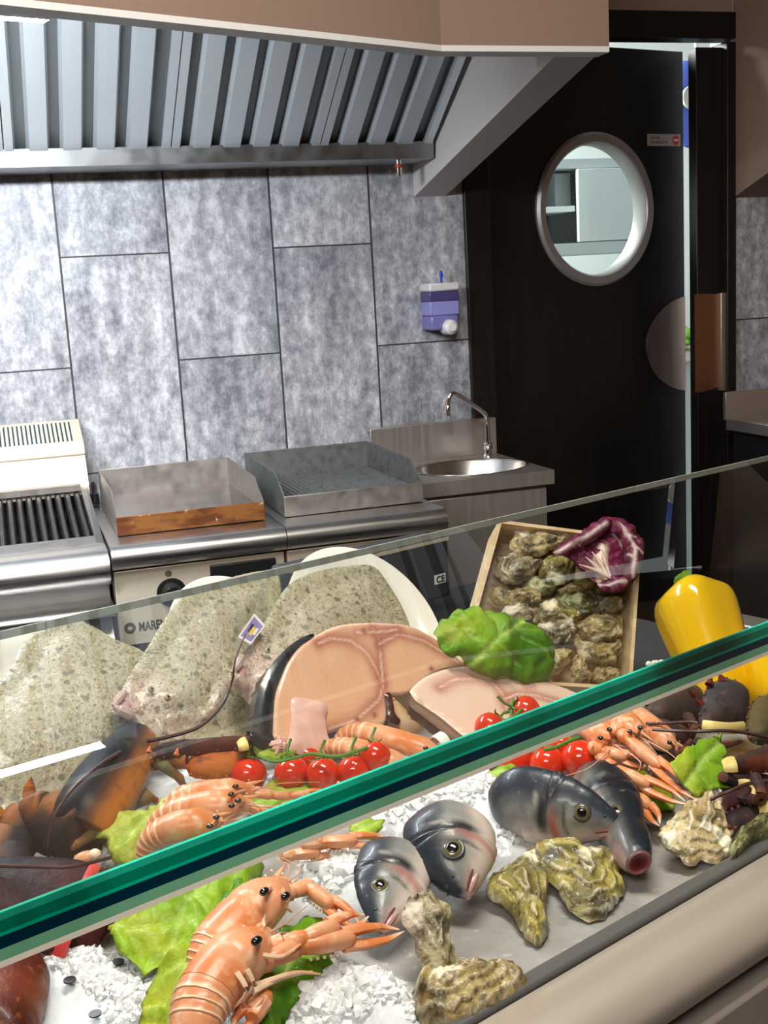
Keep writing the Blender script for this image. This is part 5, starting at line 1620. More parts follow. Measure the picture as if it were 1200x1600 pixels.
# ------------------------------------------------------------------ oysters
M_oy = mat('oyster_shell', vc=True, rough=0.42, coat=0.2, bump=(420, 0.6, 0.0016), mottle=[(95, (0.05, 0.04, 0.012), 0.52, 0.68, 'NOISE', 0.75), (210, (0.80, 0.74, 0.58), 0.62, 0.76, 'NOISE', 0.6)])
OYC = {
    'olive': ((0.12, 0.11, 0.04), (0.36, 0.30, 0.16), (0.66, 0.56, 0.46)),
    'green': ((0.085, 0.062, 0.016), (0.38, 0.315, 0.075), (0.80, 0.72, 0.52)),
    'tan': ((0.17, 0.11, 0.035), (0.43, 0.33, 0.14), (0.78, 0.68, 0.48)),
    'pale': ((0.33, 0.22, 0.08), (0.64, 0.52, 0.29), (0.90, 0.83, 0.66)),
    'grey': ((0.14, 0.11, 0.05), (0.38, 0.32, 0.20), (0.72, 0.66, 0.54)),
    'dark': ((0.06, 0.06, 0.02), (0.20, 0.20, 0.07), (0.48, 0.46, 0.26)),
}


def oyster(label, px, pl, thick, hinge, kind='green', seed=0, group=None, step=0.0016, layers=5, off=0.0):
    """rough shell: growth plates fan out from the hinge"""
    sh = Sheet(px2(px, pl, off), pl, step, 6, True, off, step * 1.7, 130)
    h2 = to2(pP(*hinge, pl, off), pl)
    c = OYC[kind]
    far = max(math.hypot(u - h2[0], v - h2[1]) for u, v in sh.p)

    def qq(u, v, e):
        wu, wv = u + 0.006 * nz((u, v, seed), 40), v + 0.006 * nz((u, v, seed + 5), 40)
        a = atan2(wv - h2[1], wu - h2[0])
        rr = math.hypot(wu - h2[0], wv - h2[1]) / far
        return layers * (0.55 * e + 0.45 * (1 - rr)) + 0.5 * nz((wu, wv, seed + 3), 45) + 0.22 * sin(a * 9 + seed) * rr

    def top(u, v, e, d):
        q = qq(u, v, e)
        n_ = math.floor(q)
        f = q - n_
        st = (n_ + sstep(0.0, 0.22, f) - 0.45 * f) / layers     # each plate rises to a lip, then dips
        h = thick * (0.15 + 0.75 * st) * min(1, d / 0.0025) + thick * 0.35 * (1 - (1 - e) ** 2)
        a = atan2(v - h2[1], u - h2[0])
        h += thick * 0.14 * sin(a * 11 + 4 * nz((u, v, seed), 30)) * (1 - e) + 0.0022 * nz((u, v, seed + 1), 75) + 0.0012 * nz((u, v, seed + 5), 210)
        return h

    def bot(u, v, e, d):
        return -0.3 * thick * (1 - (1 - e) ** 2) ** 0.6 - 0.001

    def col(u, v, e, d):
        q = qq(u, v, e)
        f = q - math.floor(q)
        k = clamp(0.5 + 1.3 * nz((u, v, seed + 9), 32))
        cc = lerp(c[1], c[0], k)
        cc = lerp(cc, (0.035, 0.028, 0.012), 0.75 * sstep(0.12, 0.4, nz((u, v, seed + 14), 48)))
        cc = lerp(cc, c[2], 0.9 * math.exp(-((f - 0.24) / 0.09) ** 2) * clamp(0.55 + 1.2 * nz((u, v, seed), 60)))
        cc = lerp(cc, (0.03, 0.024, 0.010), 0.8 * math.exp(-((f - 0.04) / 0.05) ** 2))
        cc = lerp(cc, c[2], 0.95 * sstep(0.2, 0.42, nz((u, v, seed + 4), 34)))
        cc = lerp(cc, c[2], 0.5 * (1 - sstep(0, 0.002, d)) * clamp(0.4 + nz((u, v, 3), 70)))
        return tuple(clamp(x) for x in cc)
    return tag(build('oyster', sh.solid(top, bot, col), M_oy, smooth=55), label, 'oyster', group)


def zpl(x, y, z, tilt=0, yaw=0):
    return plane(pZ(x, y, z), tilt, yaw)


gO = 'oysters on the front ice'
oyster('triangular olive oyster on the ice, pointed end towards the steel rim', [(760, 1388), (768, 1375), (790, 1356), (812, 1342), (828, 1330), (842, 1334), (852, 1352), (856, 1385), (853, 1420), (857, 1450), (850, 1470), (838, 1478), (826, 1470), (812, 1452), (800, 1430), (780, 1412), (764, 1404)], zpl(810, 1400, .908, 8), 0.016, (838, 1474), 'green', 1, gO)
oyster('broad green oyster with white patches in front of the sea bass pair', [(832, 1338), (845, 1326), (868, 1322), (900, 1325), (925, 1334), (950, 1338), (966, 1350), (968, 1368), (977, 1382), (970, 1402), (958, 1418), (942, 1432), (920, 1437), (900, 1428), (884, 1415), (874, 1398), (866, 1380), (845, 1365)], zpl(905, 1380, .908, 10), 0.018, (836, 1334), 'green', 2, gO)
oyster('upright slender oyster leaning below the left sea bass head', [(632, 1412), (640, 1402), (655, 1396), (672, 1402), (690, 1416), (704, 1432), (702, 1460), (708, 1490), (716, 1516), (712, 1538), (690, 1542), (668, 1528), (656, 1500), (648, 1475), (634, 1450), (629, 1430)], zpl(672, 1530, .915, 40), 0.015, (650, 1400), 'olive', 3, gO)
oyster('brown knobbly oyster lying against the steel rim at the bottom', [(645, 1545), (660, 1530), (690, 1528), (715, 1515), (745, 1512), (775, 1506), (798, 1508), (815, 1526), (822, 1545), (800, 1562), (770, 1580), (735, 1598), (700, 1605), (665, 1600), (648, 1580)], zpl(730, 1555, .910, 10), 0.020, (650, 1575), 'tan', 4, gO)
oyster('pale cream fan-shaped oyster at the right edge of the ice', [(1028, 1305), (1035, 1292), (1052, 1276), (1070, 1255), (1085, 1236), (1100, 1228), (1118, 1236), (1126, 1252), (1134, 1280), (1145, 1300), (1142, 1325), (1132, 1346), (1112, 1348), (1095, 1344), (1078, 1350), (1060, 1338), (1038, 1325)], zpl(1090, 1320, .914, 28), 0.014, (1100, 1230), 'pale', 5, gO)
oyster('dark mossy oyster cut off by the right edge of the picture', [(1138, 1350), (1142, 1325), (1152, 1300), (1175, 1285), (1200, 1276), (1235, 1270), (1245, 1295), (1230, 1312), (1200, 1318), (1175, 1328), (1155, 1342), (1146, 1352)], zpl(1190, 1310, .908, 20), 0.020, (1140, 1348), 'dark', 6, gO)

# ------------------------------------------------------------------ crate of oysters
PK = plane(pZ(985, 1078, .915), 52, -24)
Q_ = [to2(pP(x, y, PK), PK) for x, y in ((780, 812), (1003, 841), (987, 1078), (712, 1062))]
DEP, TH_ = 0.055, 0.004
M_wood = mat('crate_poplar', (0.62, 0.44, 0.25), 0.6, mottle=[((14, 14, 140), (0.72, 0.56, 0.35), 0.45, 0.62), ((25, 120, 25), (0.42, 0.25, 0.11), 0.66, 0.8)])


def K3(q, h):
    return PK[0] + PK[1] * q[0] + PK[2] * q[1] + PK[3] * h


cm = (sum(q[0] for q in Q_) / 4, sum(q[1] for q in Q_) / 4)


def inset(q, k):
    d = (cm[0] - q[0], cm[1] - q[1])
    L = math.hypot(*d)
    return (q[0] + d[0] / L * k, q[1] + d[1] / L * k)


In = [inset(q, TH_ * 1.5) for q in Q_]
cr = root('oyster_crate', K3(cm, -DEP), 'thin wooden crate of oysters tilted towards the viewer', 'crate')
for a in range(4):
    b = (a + 1) % 4
    build('side_panel', MB().hexa([K3(Q_[a], -DEP), K3(Q_[b], -DEP), K3(In[b], -DEP), K3(In[a], -DEP), K3(Q_[a], 0), K3(Q_[b], 0), K3(In[b], 0), K3(In[a], 0)]), M_wood, cr, smooth=0)
build('bottom', MB().prism([K3(q, -DEP - 0.003) for q in Q_], PK[3] * 0.0029), M_wood, cr, smooth=0)
for dx_, (x, y) in enumerate(((925, 838), (815, 832))):
    p = pP(x, y, PK, -0.02)
    build('staple', MB().tube([p, p + PK[1] * 0.008 - PK[2] * 0.004], 0.0006, 5), M_black, cr)
OY = [  # (points, hinge, kind, depth below the rim, label)
    ([(797, 850), (802, 835), (820, 827), (850, 828), (872, 836), (890, 838), (882, 852), (862, 860), (845, 868), (822, 872), (805, 866)], (885, 842), 'pale', -0.014, 'pale wavy oyster at the top left corner of the crate'),
    ([(772, 890), (780, 870), (800, 864), (830, 870), (848, 875), (840, 890), (825, 905), (805, 914), (785, 910)], (845, 876), 'grey', -0.022, 'grey-green oyster second down on the left side of the crate'),
    ([(842, 890), (850, 872), (868, 866), (890, 868), (900, 885), (895, 905), (880, 915), (860, 912), (846, 905)], (868, 868), 'green', -0.026, 'greenish oyster in the middle of the crate near the radicchio'),
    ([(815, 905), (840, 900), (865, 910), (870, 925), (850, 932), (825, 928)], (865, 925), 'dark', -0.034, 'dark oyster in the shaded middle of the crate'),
    ([(766, 935), (770, 915), (785, 922), (800, 922), (820, 916), (842, 930), (845, 945), (820, 950), (795, 952), (775, 948)], (842, 936), 'tan', -0.022, 'brown oyster half way down the left side of the crate'),
    ([(870, 925), (890, 912), (915, 905), (930, 905), (925, 920), (905, 930), (885, 935)], (928, 908), 'tan', -0.022, 'slim brown oyster right of the middle of the crate'),
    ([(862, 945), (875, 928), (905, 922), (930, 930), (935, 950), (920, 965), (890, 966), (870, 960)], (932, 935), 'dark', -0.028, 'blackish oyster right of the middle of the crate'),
    ([(922, 955), (935, 938), (960, 932), (972, 940), (968, 955), (945, 968), (928, 966)], (970, 938), 'grey', -0.028, 'olive oyster against the right wall of the crate'),
    ([(776, 965), (788, 950), (810, 942), (825, 948), (832, 965), (828, 975), (800, 982), (785, 978)], (828, 970), 'grey', -0.018, 'whitish rough oyster at the left above the lettuce leaf'),
    ([(832, 970), (840, 950), (858, 938), (880, 948), (902, 955), (907, 970), (890, 980), (860, 982), (840, 980)], (905, 965), 'green', -0.012, 'bright green-white oyster in the middle row of the crate'),
    ([(828, 985), (850, 972), (875, 968), (895, 972), (898, 990), (885, 1008), (862, 1014), (848, 1005), (835, 1000)], (895, 985), 'grey', -0.008, 'pinkish grey oyster above the small tan ones in the crate'),
    ([(896, 985), (905, 972), (930, 960), (955, 960), (972, 968), (974, 985), (962, 1000), (935, 1005), (912, 1000)], (900, 985), 'tan', -0.010, 'banded oyster on the right of the crate, upper of two'),
    ([(895, 1000), (900, 992), (915, 1005), (940, 1008), (968, 1002), (970, 1020), (958, 1038), (930, 1044), (912, 1032), (902, 1018)], (968, 1006), 'tan', -0.010, 'banded oyster on the right of the crate, lower of two'),
    ([(855, 1035), (858, 1020), (875, 1014), (893, 1018), (895, 1030), (880, 1048), (866, 1055), (858, 1048)], (893, 1018), 'tan', -0.010, 'small smooth tan oyster next to the lettuce in the crate'),
    ([(892, 1045), (893, 1028), (905, 1023), (914, 1030), (918, 1050), (925, 1068), (905, 1072), (892, 1068)], (905, 1024), 'tan', -0.010, 'upright brown oyster at the bottom of the crate'),
    ([(922, 1055), (930, 1045), (950, 1042), (965, 1046), (970, 1060), (962, 1070), (940, 1072), (926, 1068)], (925, 1065), 'tan', -0.012, 'flat brown oyster in the bottom right corner of the crate'),
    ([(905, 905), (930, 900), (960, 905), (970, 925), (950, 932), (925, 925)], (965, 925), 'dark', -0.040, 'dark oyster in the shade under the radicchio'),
]
for k, (px, hg, kd, off, lb) in enumerate(OY):
    oyster(lb, px, PK, 0.014, hg, kd, 20 + k, 'oysters in the crate', 0.0022, 4, off - 0.006)
# fill below: dark shells deep in the crate
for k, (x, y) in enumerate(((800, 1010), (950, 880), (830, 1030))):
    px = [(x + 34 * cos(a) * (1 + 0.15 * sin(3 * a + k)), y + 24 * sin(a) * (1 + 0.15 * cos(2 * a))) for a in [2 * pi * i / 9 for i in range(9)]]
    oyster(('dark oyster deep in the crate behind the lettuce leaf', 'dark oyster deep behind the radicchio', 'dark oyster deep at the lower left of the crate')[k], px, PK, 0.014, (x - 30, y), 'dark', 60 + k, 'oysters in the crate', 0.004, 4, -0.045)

# ------------------------------------------------------------------ radicchio
M_rad = mat('radicchio_leaf', vc=True, rough=0.42, spec=0.35, bump=(110, 0.8, 0.003))
PR = plane(pP(940, 865, PK, 0.012), 48, -24)
rad = root('radicchio', pP(940, 900, PK, 0.0), 'purple radicchio head with white ribs in the top right of the crate', 'radicchio')
PUR, WHT = ((0.085, 0.008, 0.030), (0.17, 0.018, 0.060)), (0.78, 0.62, 0.60)


def rleaf(px, ribs, off, dome, seed, white=None, ruffle=0.006, cols=PUR):
    sh = Sheet(px2(px, PR, off), PR, 0.0024, 6, True, off, 0.005, 110)
    R = [px2(q, PR, off) for q in ribs]
    wh = px2(white, PR, off) if white else None

    def h(u, v, e, d):
        return dome * (1 - (1 - min(1, e * 1.1)) ** 2) + ruffle * (1 - 2.2 * abs(nz((u, v, seed), 38))) + 0.003 * nz((u, v, seed + 2), 130)

    def col(u, v, e, d):
        c = lerp(cols[0], cols[1], clamp(0.5 + nz((u, v, seed), 30)))
        for i, q in enumerate(R):
            c = lerp(c, WHT, 0.9 * math.exp(-(seg_d(u, v, q) / (0.0016 if i else 0.0022)) ** 2))
        if wh:
            c = lerp((0.80, 0.62, 0.52), c, sstep(0.002, 0.010, seg_d(u, v, wh) + 0.003 * nz((u, v, 9), 60)))
        return c
    return build('leaf', sh.sheet(h, col), M_rad, rad, smooth=180, thick=0.0012)


rleaf([(864, 862), (885, 848), (905, 836), (928, 820), (955, 812), (980, 820), (995, 838), (1000, 862), (998, 890), (988, 912), (970, 925), (945, 925), (920, 905), (895, 880)], [[(980, 910), (975, 870), (955, 840)], [(975, 870), (998, 862)], [(978, 890), (998, 892)]], -0.004, 0.008, 2)
rleaf([(905, 880), (912, 858), (935, 845), (960, 850), (972, 868), (974, 890), (962, 910), (945, 918), (922, 908)], [[(940, 912), (945, 870)]], 0.004, 0.004, 4, [(938, 908), (932, 880), (940, 862)], 0.006)
rleaf([(864, 864), (878, 850), (900, 838), (925, 822), (948, 811), (958, 818), (945, 835), (925, 848), (902, 856), (882, 866), (870, 870)], [[(868, 866), (910, 846), (945, 822)]], 0.016, 0.006, 6, None, 0.004)
rleaf([(950, 812), (975, 814), (992, 830), (1003, 852), (1002, 880), (992, 905), (978, 915), (972, 895), (976, 870), (966, 845), (952, 828)], [[(962, 820), (988, 862), (985, 905)], [(988, 862), (1002, 868)], [(982, 845), (996, 840)], [(988, 880), (978, 872)]], 0.010, 0.008, 8)
rleaf([(932, 915), (948, 905), (965, 902), (980, 910), (975, 922), (955, 928), (940, 926)], [[(935, 918), (975, 912)]], 0.010, 0.004, 10)
for k, (x0, y0, x1, y1) in enumerate(((945, 905, 915, 870), (948, 903, 925, 862), (950, 900, 940, 858), (955, 905, 905, 882))):
    a, b = pP(x0, y0, PR, 0.008), pP(x1, y1, PR, 0.020)
    build('pale_rib', MB().tube([a, (a + b) / 2 + PR[3] * 0.004, b], [0.006, 0.0048, 0.001], 7, flat=0.6), mat('radicchio_rib', (0.80, 0.62, 0.54), 0.35), rad)

# ------------------------------------------------------------------ yellow peppers
M_pep = mat('yellow_pepper', (0.80, 0.46, 0.006), 0.16, coat=0.5, sss=0.08, sssc=(1, 0.7, 0.1), mottle=[(14, (0.86, 0.56, 0.01), 0.45, 0.7)])
M_pst = mat('pepper_stalk', (0.16, 0.32, 0.03), 0.45)


def pepper(label, top, bottom, wpx, z0, z1, stalk, group='yellow peppers'):
    A_, B_ = pZ(*bottom, z0), pZ(*bottom, z0) + (pZ(*top, z1) - pZ(*bottom, z0))
    d = ((A_ + B_) / 2 - CAM_LOC).dot(FWD)
    W = wpx * d / F / 2
    ax = frame(B_ - A_, (1, 0.2, 0))
    L = (B_ - A_).length
    r_ = root('yellow_pepper', A_, label, 'pepper', group)
    rings = []
    for f, k in [(0.0, 0.20), (0.015, 0.42), (0.05, 0.62), (0.14, 0.76), (0.32, 0.84), (0.55, 0.92), (0.74, 0.99), (0.87, 1.0), (0.945, 0.90), (0.985, 0.66), (1.0, 0.40), (0.985, 0.2), (0.965, 0.06)]:
        rings.append([A_ + ax[2] * (L * (f + (0.02 * cos(3 * q) if f > 0.9 else -0.02 * cos(3 * q) * (f < 0.1)))) + (ax[0] * cos(q) + ax[1] * sin(q)) * (W * k * (1 + 0.075 * cos(3 * q + 0.6) + 0.02 * cos(6 * q))) for q in [2 * pi * j / 42 for j in range(42)]])
    build('fruit', MB().loft(rings), M_pep, r_, smooth=180, sub=1)
    if stalk:
        P_ = [A_ + ax[2] * (L * 0.965)] + [pZ(x, y, z1 + 0.012 * k) for k, (x, y) in enumerate(stalk)]
        build('stalk', MB().tube(catmull(P_, 5), [0.0085] + [0.0062] * 4 + [0.0052] * (5 * (len(P_) - 1) - 5) + [0.0066], 10), M_pst, r_)
    return r_


pepper('large yellow pepper standing upright behind the glass edge', (1076, 917), (1140, 1106), 132, 0.905, 1.028, [(1062, 915), (1060, 906), (1072, 899)])
pepper('second yellow pepper mostly cut off by the right edge', (1190, 985), (1215, 1105), 120, 0.905, 0.985, None)

# ------------------------------------------------------------------ sea bass heads
M_bass = mat('sea_bass_skin', vc=True, rough=0.34, spec=0.4, coat=0.12, mottle=[(45, (0.03, 0.032, 0.036), 0.50, 0.75, 'NOISE', 0.45), (150, (0.45, 0.46, 0.45), 0.60, 0.8, 'NOISE', 0.3)], bump=(240, 0.25, 0.001))
M_iris = mat('bass_iris', (0.13, 0.11, 0.05), 0.12, coat=1.0)


def view_dir(x, y, toward=0.0):
    return RGT * x - UP * y - FWD * toward


def bass(label, snout, back, dorsal, Hh, seed, body=None, openmouth=False, flat=0.62, eye_uv=(0.30, 0.30), red=0.6, tone=1.0):
    """snout/back 3-D points; the head takes the first 0.72 of that length"""
    A_, B_ = Vector(snout), Vector(back)
    L = (B_ - A_).length
    t = (B_ - A_).normalized()
    d = Vector(dorsal)
    d = (d - t * d.dot(t)).normalized()
    w = t.cross(d)
    if w.dot(CAM_LOC - A_) < 0:
        w = -w
    r_ = root('sea_bass', (A_ + B_) / 2 - Z * 0.02, label, 'fish', 'sea bass heads in the ice')
    st = [(0.0, 0.12, -0.12), (0.03, 0.23, -0.11), (0.09, 0.34, -0.08), (0.2, 0.50, -0.04), (0.33, 0.66, 0.0), (0.48, 0.82, 0.01), (0.6, 0.92, 0.01), (0.68, 0.965, 0.01), (0.715, 0.985, 0.01), (0.735, 0.945, 0.01), (0.80, 0.975, 0.01), (1.0, 1.0, 0.0)]
    if openmouth:
        st[0:4] = [(0.0, 0.38, -0.06), (0.04, 0.48, -0.05), (0.10, 0.57, -0.04), (0.2, 0.64, -0.02)]
    full = []
    for a, b in zip(st[:-1], st[1:]):
        for k in range(4):
            f = k / 4
            full.append(tuple(x + (y - x) * f for x, y in zip(a, b)))
    full.append(st[-1])
    N_ = 40
    rings, cols = [], []
    bd = Vector(body) if body else t - Z * 0.3
    bd.normalize()

    def colr(s_, q):
        sn = sin(q)
        c = lerp((0.22, 0.22, 0.21), (0.022, 0.028, 0.040), sstep(-0.05, 0.65, sn + 0.10 * nz((s_, sn, seed), 5)))
        c = lerp((0.70, 0.58, 0.52), c, sstep(-0.72, -0.02, sn + 0.15 * nz((s_, sn, seed + 2), 6)))
        # gill slit, its red seam and the cheek line
        g = 0.76 - 0.13 * (sn + 0.05) ** 2
        g2 = 0.52 - 0.12 * sn ** 2
        c = lerp(c, lerp(c, (0.42, 0.42, 0.40), 0.35), sstep(g2 - 0.12, g2, s_) * (1 - sstep(g2, g2 + 0.01, s_)) * (1 - sstep(0.2, 0.6, abs(sn))))
        c = lerp(c, (0.05, 0.045, 0.045), 0.75 * math.exp(-((s_ - g2 - 0.02) / 0.018) ** 2) * (1 - sstep(0.45, 0.75, abs(sn))))
        c = lerp(c, (0.50, 0.10, 0.075), red * math.exp(-((s_ - g + 0.10) / 0.055) ** 2) * (1 - sstep(-0.35, 0.45, sn)))
        c = lerp(c, (0.016, 0.016, 0.02), 0.97 * math.exp(-((s_ - g - 0.02) / 0.07) ** 2) * sstep(-0.75, -0.25, sn) * (1 - sstep(0.72, 0.95, sn)))
        c = lerp(c, (0.55, 0.52, 0.46), 0.6 * math.exp(-((s_ - g - 0.12) / 0.02) ** 2) * (1 - sstep(0.3, 0.8, abs(sn))))
        c = lerp(c, (0.48, 0.22, 0.19), 0.65 * math.exp(-((s_ - 0.10) / 0.10) ** 2) * (1 - sstep(-0.5, 0.2, sn)))
        return tuple(q * tone for q in c)
    for s_, h, o in full:
        ring = []
        for j in range(N_):
            q = 2 * pi * j / N_
            cw_, sw = cos(q), sin(q)
            hw = flat * (1 - 0.30 * max(0, sw) ** 2 - 0.15 * max(0, -sw))
            g2 = 0.50 - 0.10 * sw ** 2
            bump_ = 1 - 0.035 * math.exp(-((s_ - g2 - 0.02) / 0.018) ** 2) - 0.07 * math.exp(-((s_ - (0.73 - 0.10 * (sw + 0.1) ** 2)) / 0.014) ** 2)
            ring.append(A_ + t * (L * s_) + d * (Hh * 0.5 * (h * sw * bump_ + o)) + w * (Hh * 0.5 * h * hw * cw_ * bump_))
            cols.append(colr(s_, q))
        rings.append(ring)
    last = rings[-1]
    cB = sum(last, Vector()) / N_
    pos, dr = cB.copy(), t.copy()
    for k in range(1, 13):
        f = k / 12
        dr = (t * (1 - sstep(0, 0.45, f)) + bd * sstep(0, 0.45, f)).normalized()
        pos = pos + dr * (L * 0.035)
        sc = 1.0 - 0.10 * f - 0.55 * f ** 3
        d2 = (d - dr * d.dot(dr)).normalized()
        w2 = (w - dr * w.dot(dr) - d2 * w.dot(d2)).normalized()
        rings.append([pos + d2 * ((p - cB).dot(d) * sc) + w2 * ((p - cB).dot(w) * sc) for p in last])
        cols += [colr(1.0, 2 * pi * j / N_) for j in range(N_)]
    build('body', MB().loft(rings, True, cols), M_bass, r_, smooth=180)

    def surf(s_, sw, side, lift=0.0):
        k = min(range(len(full)), key=lambda i: abs(full[i][0] - s_))
        h, o = full[k][1], full[k][2]
        cw_ = sqrt(max(0, 1 - sw * sw))
        hw = flat * (1 - 0.30 * max(0, sw) ** 2 - 0.15 * max(0, -sw))
        return A_ + t * (L * s_) + d * (Hh * 0.5 * (h * sw + o)) + w * (side * (Hh * 0.5 * h * hw * cw_ + lift))
    er = Hh * 0.105
    for side in (1, -1):
        E_ = surf(eye_uv[0], eye_uv[1], side, -er * 0.15)
        nrm = (w * side + d * 0.25 - t * 0.25).normalized()
        ax = frame(nrm, t)
        e_ = build('eye', MB().ball(E_, (er, er, er * 0.38), ax, 20, 10), M_iris, r_)
        build('eye_rim', MB().lathe(E_, [(er * 1.2, -0.05 * er), (er * 1.08, er * 0.14), (er * 0.92, er * 0.16), (er * 0.9, 0.05 * er)], ax, 24), mat('eye_rim_dark', (0.05, 0.05, 0.055), 0.3), e_)
        build('pupil', MB().ball(E_ + nrm * er * 0.20, (er * 0.68, er * 0.68, er * 0.22), ax, 16, 8), M_pupil, e_)
        if openmouth:
            continue
        build('mouth_line', MB().tube([surf(s2, v2, side, 0.0002) for s2, v2 in ((0.005, -0.30), (0.06, -0.32), (0.14, -0.38), (0.24, -0.48))], [0.0012, 0.0014, 0.0013, 0.0008], 6), mat('bass_mouth_dark', (0.16, 0.06, 0.055), 0.35), r_)
        build('jaw', MB().tube([surf(s2, v2, side, -0.0006) for s2, v2 in ((0.012, -0.55), (0.07, -0.55), (0.14, -0.60), (0.22, -0.68))], [0.0022, 0.0028, 0.0028, 0.0012], 8), mat('bass_jaw_pink', (0.52, 0.30, 0.27), 0.35), r_)
        build('nostril', MB().ball(surf(0.15, 0.45, side, 0.0), er * 0.17, n=8, m=6), M_pupil, r_)
    if openmouth:
        mo = A_ + d * (-0.05 * Hh * 0.5)
        ax = frame(-t, w)
        lipm = MB()
        rings = []
        for f, dz in ((1.0, -0.02), (1.02, 0.02), (0.93, 0.045), (0.80, 0.035), (0.66, 0.018), (0.40, 0.008), (0.02, 0.004)):
            rings.append([mo + (ax[0] * cos(q) * 0.155 + ax[1] * sin(q) * 0.185) * (Hh * f) + ax[2] * (Hh * dz) for q in [2 * pi * k / 28 for k in range(28)]])
        build('open_mouth', lipm.loft(rings, False, [((0.05, 0.04, 0.045), (0.09, 0.05, 0.05), (0.26, 0.12, 0.11), (0.24, 0.06, 0.055), (0.14, 0.02, 0.02), (0.08, 0.008, 0.008), (0.04, 0.0, 0.0))[k] for k in range(len(rings)) for _ in range(28)]), mat('bass_open_mouth', vc=True, rough=0.35), r_, smooth=180)
    return r_


bass('sea bass head at the left pointing down at the langoustine claws', pZ(586, 1450, .925), pZ(620, 1350, .940), view_dir(-1, -0.22, 0.15), 0.066, 1, body=(0.15, 0.35, -1), eye_uv=(0.42, 0.30))
bass('sea bass head in front of the ice heap pointing down to the right', pZ(716, 1398, .925), pZ(702, 1306, .948), view_dir(-1, 0.05, 0.35), 0.082, 2, body=(0.1, 0.4, -1), eye_uv=(0.45, 0.14), flat=0.74)
bass('upper sea bass head pointing right below the tomatoes', pZ(972, 1284, .938), pZ(828, 1258, .938), view_dir(0.05, -1, 0.10), 0.074, 3, body=(-0.45, 0.3, -1), eye_uv=(0.37, 0.26), red=0.85)
bass('dark sea bass with an open pink mouth under the upper one', pZ(1000, 1345, .925), pZ(938, 1232, .928), view_dir(0.75, -0.6, 0.5), 0.064, 4, flat=0.8, tone=0.5, body=(-0.15, 0.4, -1), openmouth=True, eye_uv=(0.42, 0.25))

# ------------------------------------------------------------------ lobsters
M_lob = mat('lobster_shell', vc=True, rough=0.45, spec=0.10, mottle=[(70, (0.03, 0.028, 0.03), 0.52, 0.72, 'NOISE', 0.65), (160, (0.30, 0.10, 0.04), 0.62, 0.75, 'NOISE', 0.3)], bump=(200, 0.45, 0.0016))
M_ant = mat('lobster_antenna', (0.06, 0.022, 0.022), 0.4)
M_band = mat('yellow_rubber_band', (0.72, 0.56, 0.20), 0.5)
M_bandr = mat('red_rubber_band', (0.62, 0.05, 0.05), 0.45)
DK, BL, OR, RD = (0.012, 0.010, 0.011), (0.009, 0.012, 0.018), (0.36, 0.11, 0.025), (0.12, 0.025, 0.015)


def lob_claw(name, par, px, pl, thick, c1, c2, seed=0, spines=True, axis=None, off=0.0):
    sh = Sheet(px2(px, pl, off), pl, 0.0038, 5, True, off)
    v0, v1 = sh.lo[1], sh.hi[1]

    def col(u, v, e, d):
        f = (v - v0) / (v1 - v0 + 1e-9)
        return lerp(c1, c2, sstep(0.25, 0.85, f + 0.25 * nz((u, v, seed), 30)))
    mb = sh.solid(lambda u, v, e, d: thick * (1 - (1 - e) ** 2) ** 0.55 + 0.0016 * nz((u, v, seed), 60), lambda u, v, e, d: -0.6 * thick * (1 - (1 - e) ** 2) ** 0.55, col)
    if spines:
        rr_ = random.Random(seed)
        for k in range(0, sh.nb, max(1, sh.nb // 14)):
            u, v = sh.p[k]
            p = sh.at(u, v, thick * 0.1)
            mb.ball(p, 0.0022 * rr_.uniform(0.5, 1.2), n=6, m=5, col=lerp(c2, (0.30, 0.08, 0.04), 0.35))
    return build(name, mb, M_lob, par, smooth=60)


def band(par, pts, w, m_, label=None):
    """rubber band: a flat strip following points on the shell"""
    P_ = catmull(pts, 5)
    return build('rubber_band', MB().tube(P_, w, 8, up=tuple((CAM_LOC - P_[0]).normalized()), flat=0.35), m_, par, label=label)


# orange and blue lobster, upper left
la = root('lobster', pZ(150, 1250, .905), 'orange-bellied blue lobster lying in front of the far left turbot', 'lobster')
Pa = [pZ(128, 1300, .935), pZ(140, 1272, .945), pZ(165, 1232, .952), pZ(192, 1192, .955), pZ(212, 1160, .950), pZ(220, 1146, .945)]
Pc = catmull(Pa, 8)
rings, cols = [], []
for i, p in enumerate(Pc):
    f = i / (len(Pc) - 1)
    t = (Pc[min(i + 1, len(Pc) - 1)] - Pc[max(i - 1, 0)]).normalized()
    v = (CAM_LOC - p).normalized()
    a = t.cross(v).normalized()        # towards the lower right of the picture
    b = a.cross(t).normalized()
    R = 0.036 * (0.72 + 0.28 * sin(pi * min(1, f * 1.15 + 0.12)) if f < 0.8 else 0.72 + 0.28 * sin(pi * min(1, .8 * 1.15 + 0.12)) - 0.42 * (f - 0.8) / 0.2)
    for j in range(24):
        q = 2 * pi * j / 24
        pass
    rings.append([p + (a * cos(2 * pi * j / 24) * 0.98 + b * sin(2 * pi * j / 24) * 0.8) * R for j in range(24)])
    for j in range(24):
        q = 2 * pi * j / 24
        cc = cos(q)
        c = lerp(BL, (0.42, 0.145, 0.03), sstep(-0.15, 0.5, cc + 0.15 * nz((f, cc, 1), 5)))
        c = lerp(c, (0.12, 0.09, 0.05), sstep(0.80, 0.98, cc))
        c = lerp(c, (0.04, 0.035, 0.03), 0.7 * math.exp(-((f - 0.60 - 0.1 * cc) / 0.02) ** 2))
        cols.append(c)
M_cara = mat('lobster_carapace', vc=True, rough=0.40, spec=0.14, mottle=[(55, (0.06, 0.045, 0.035), 0.50, 0.75, 'NOISE', 0.5)], bump=(220, 0.25, 0.001))
build('carapace', MB().loft(rings, True, cols), M_cara, la, smooth=60)
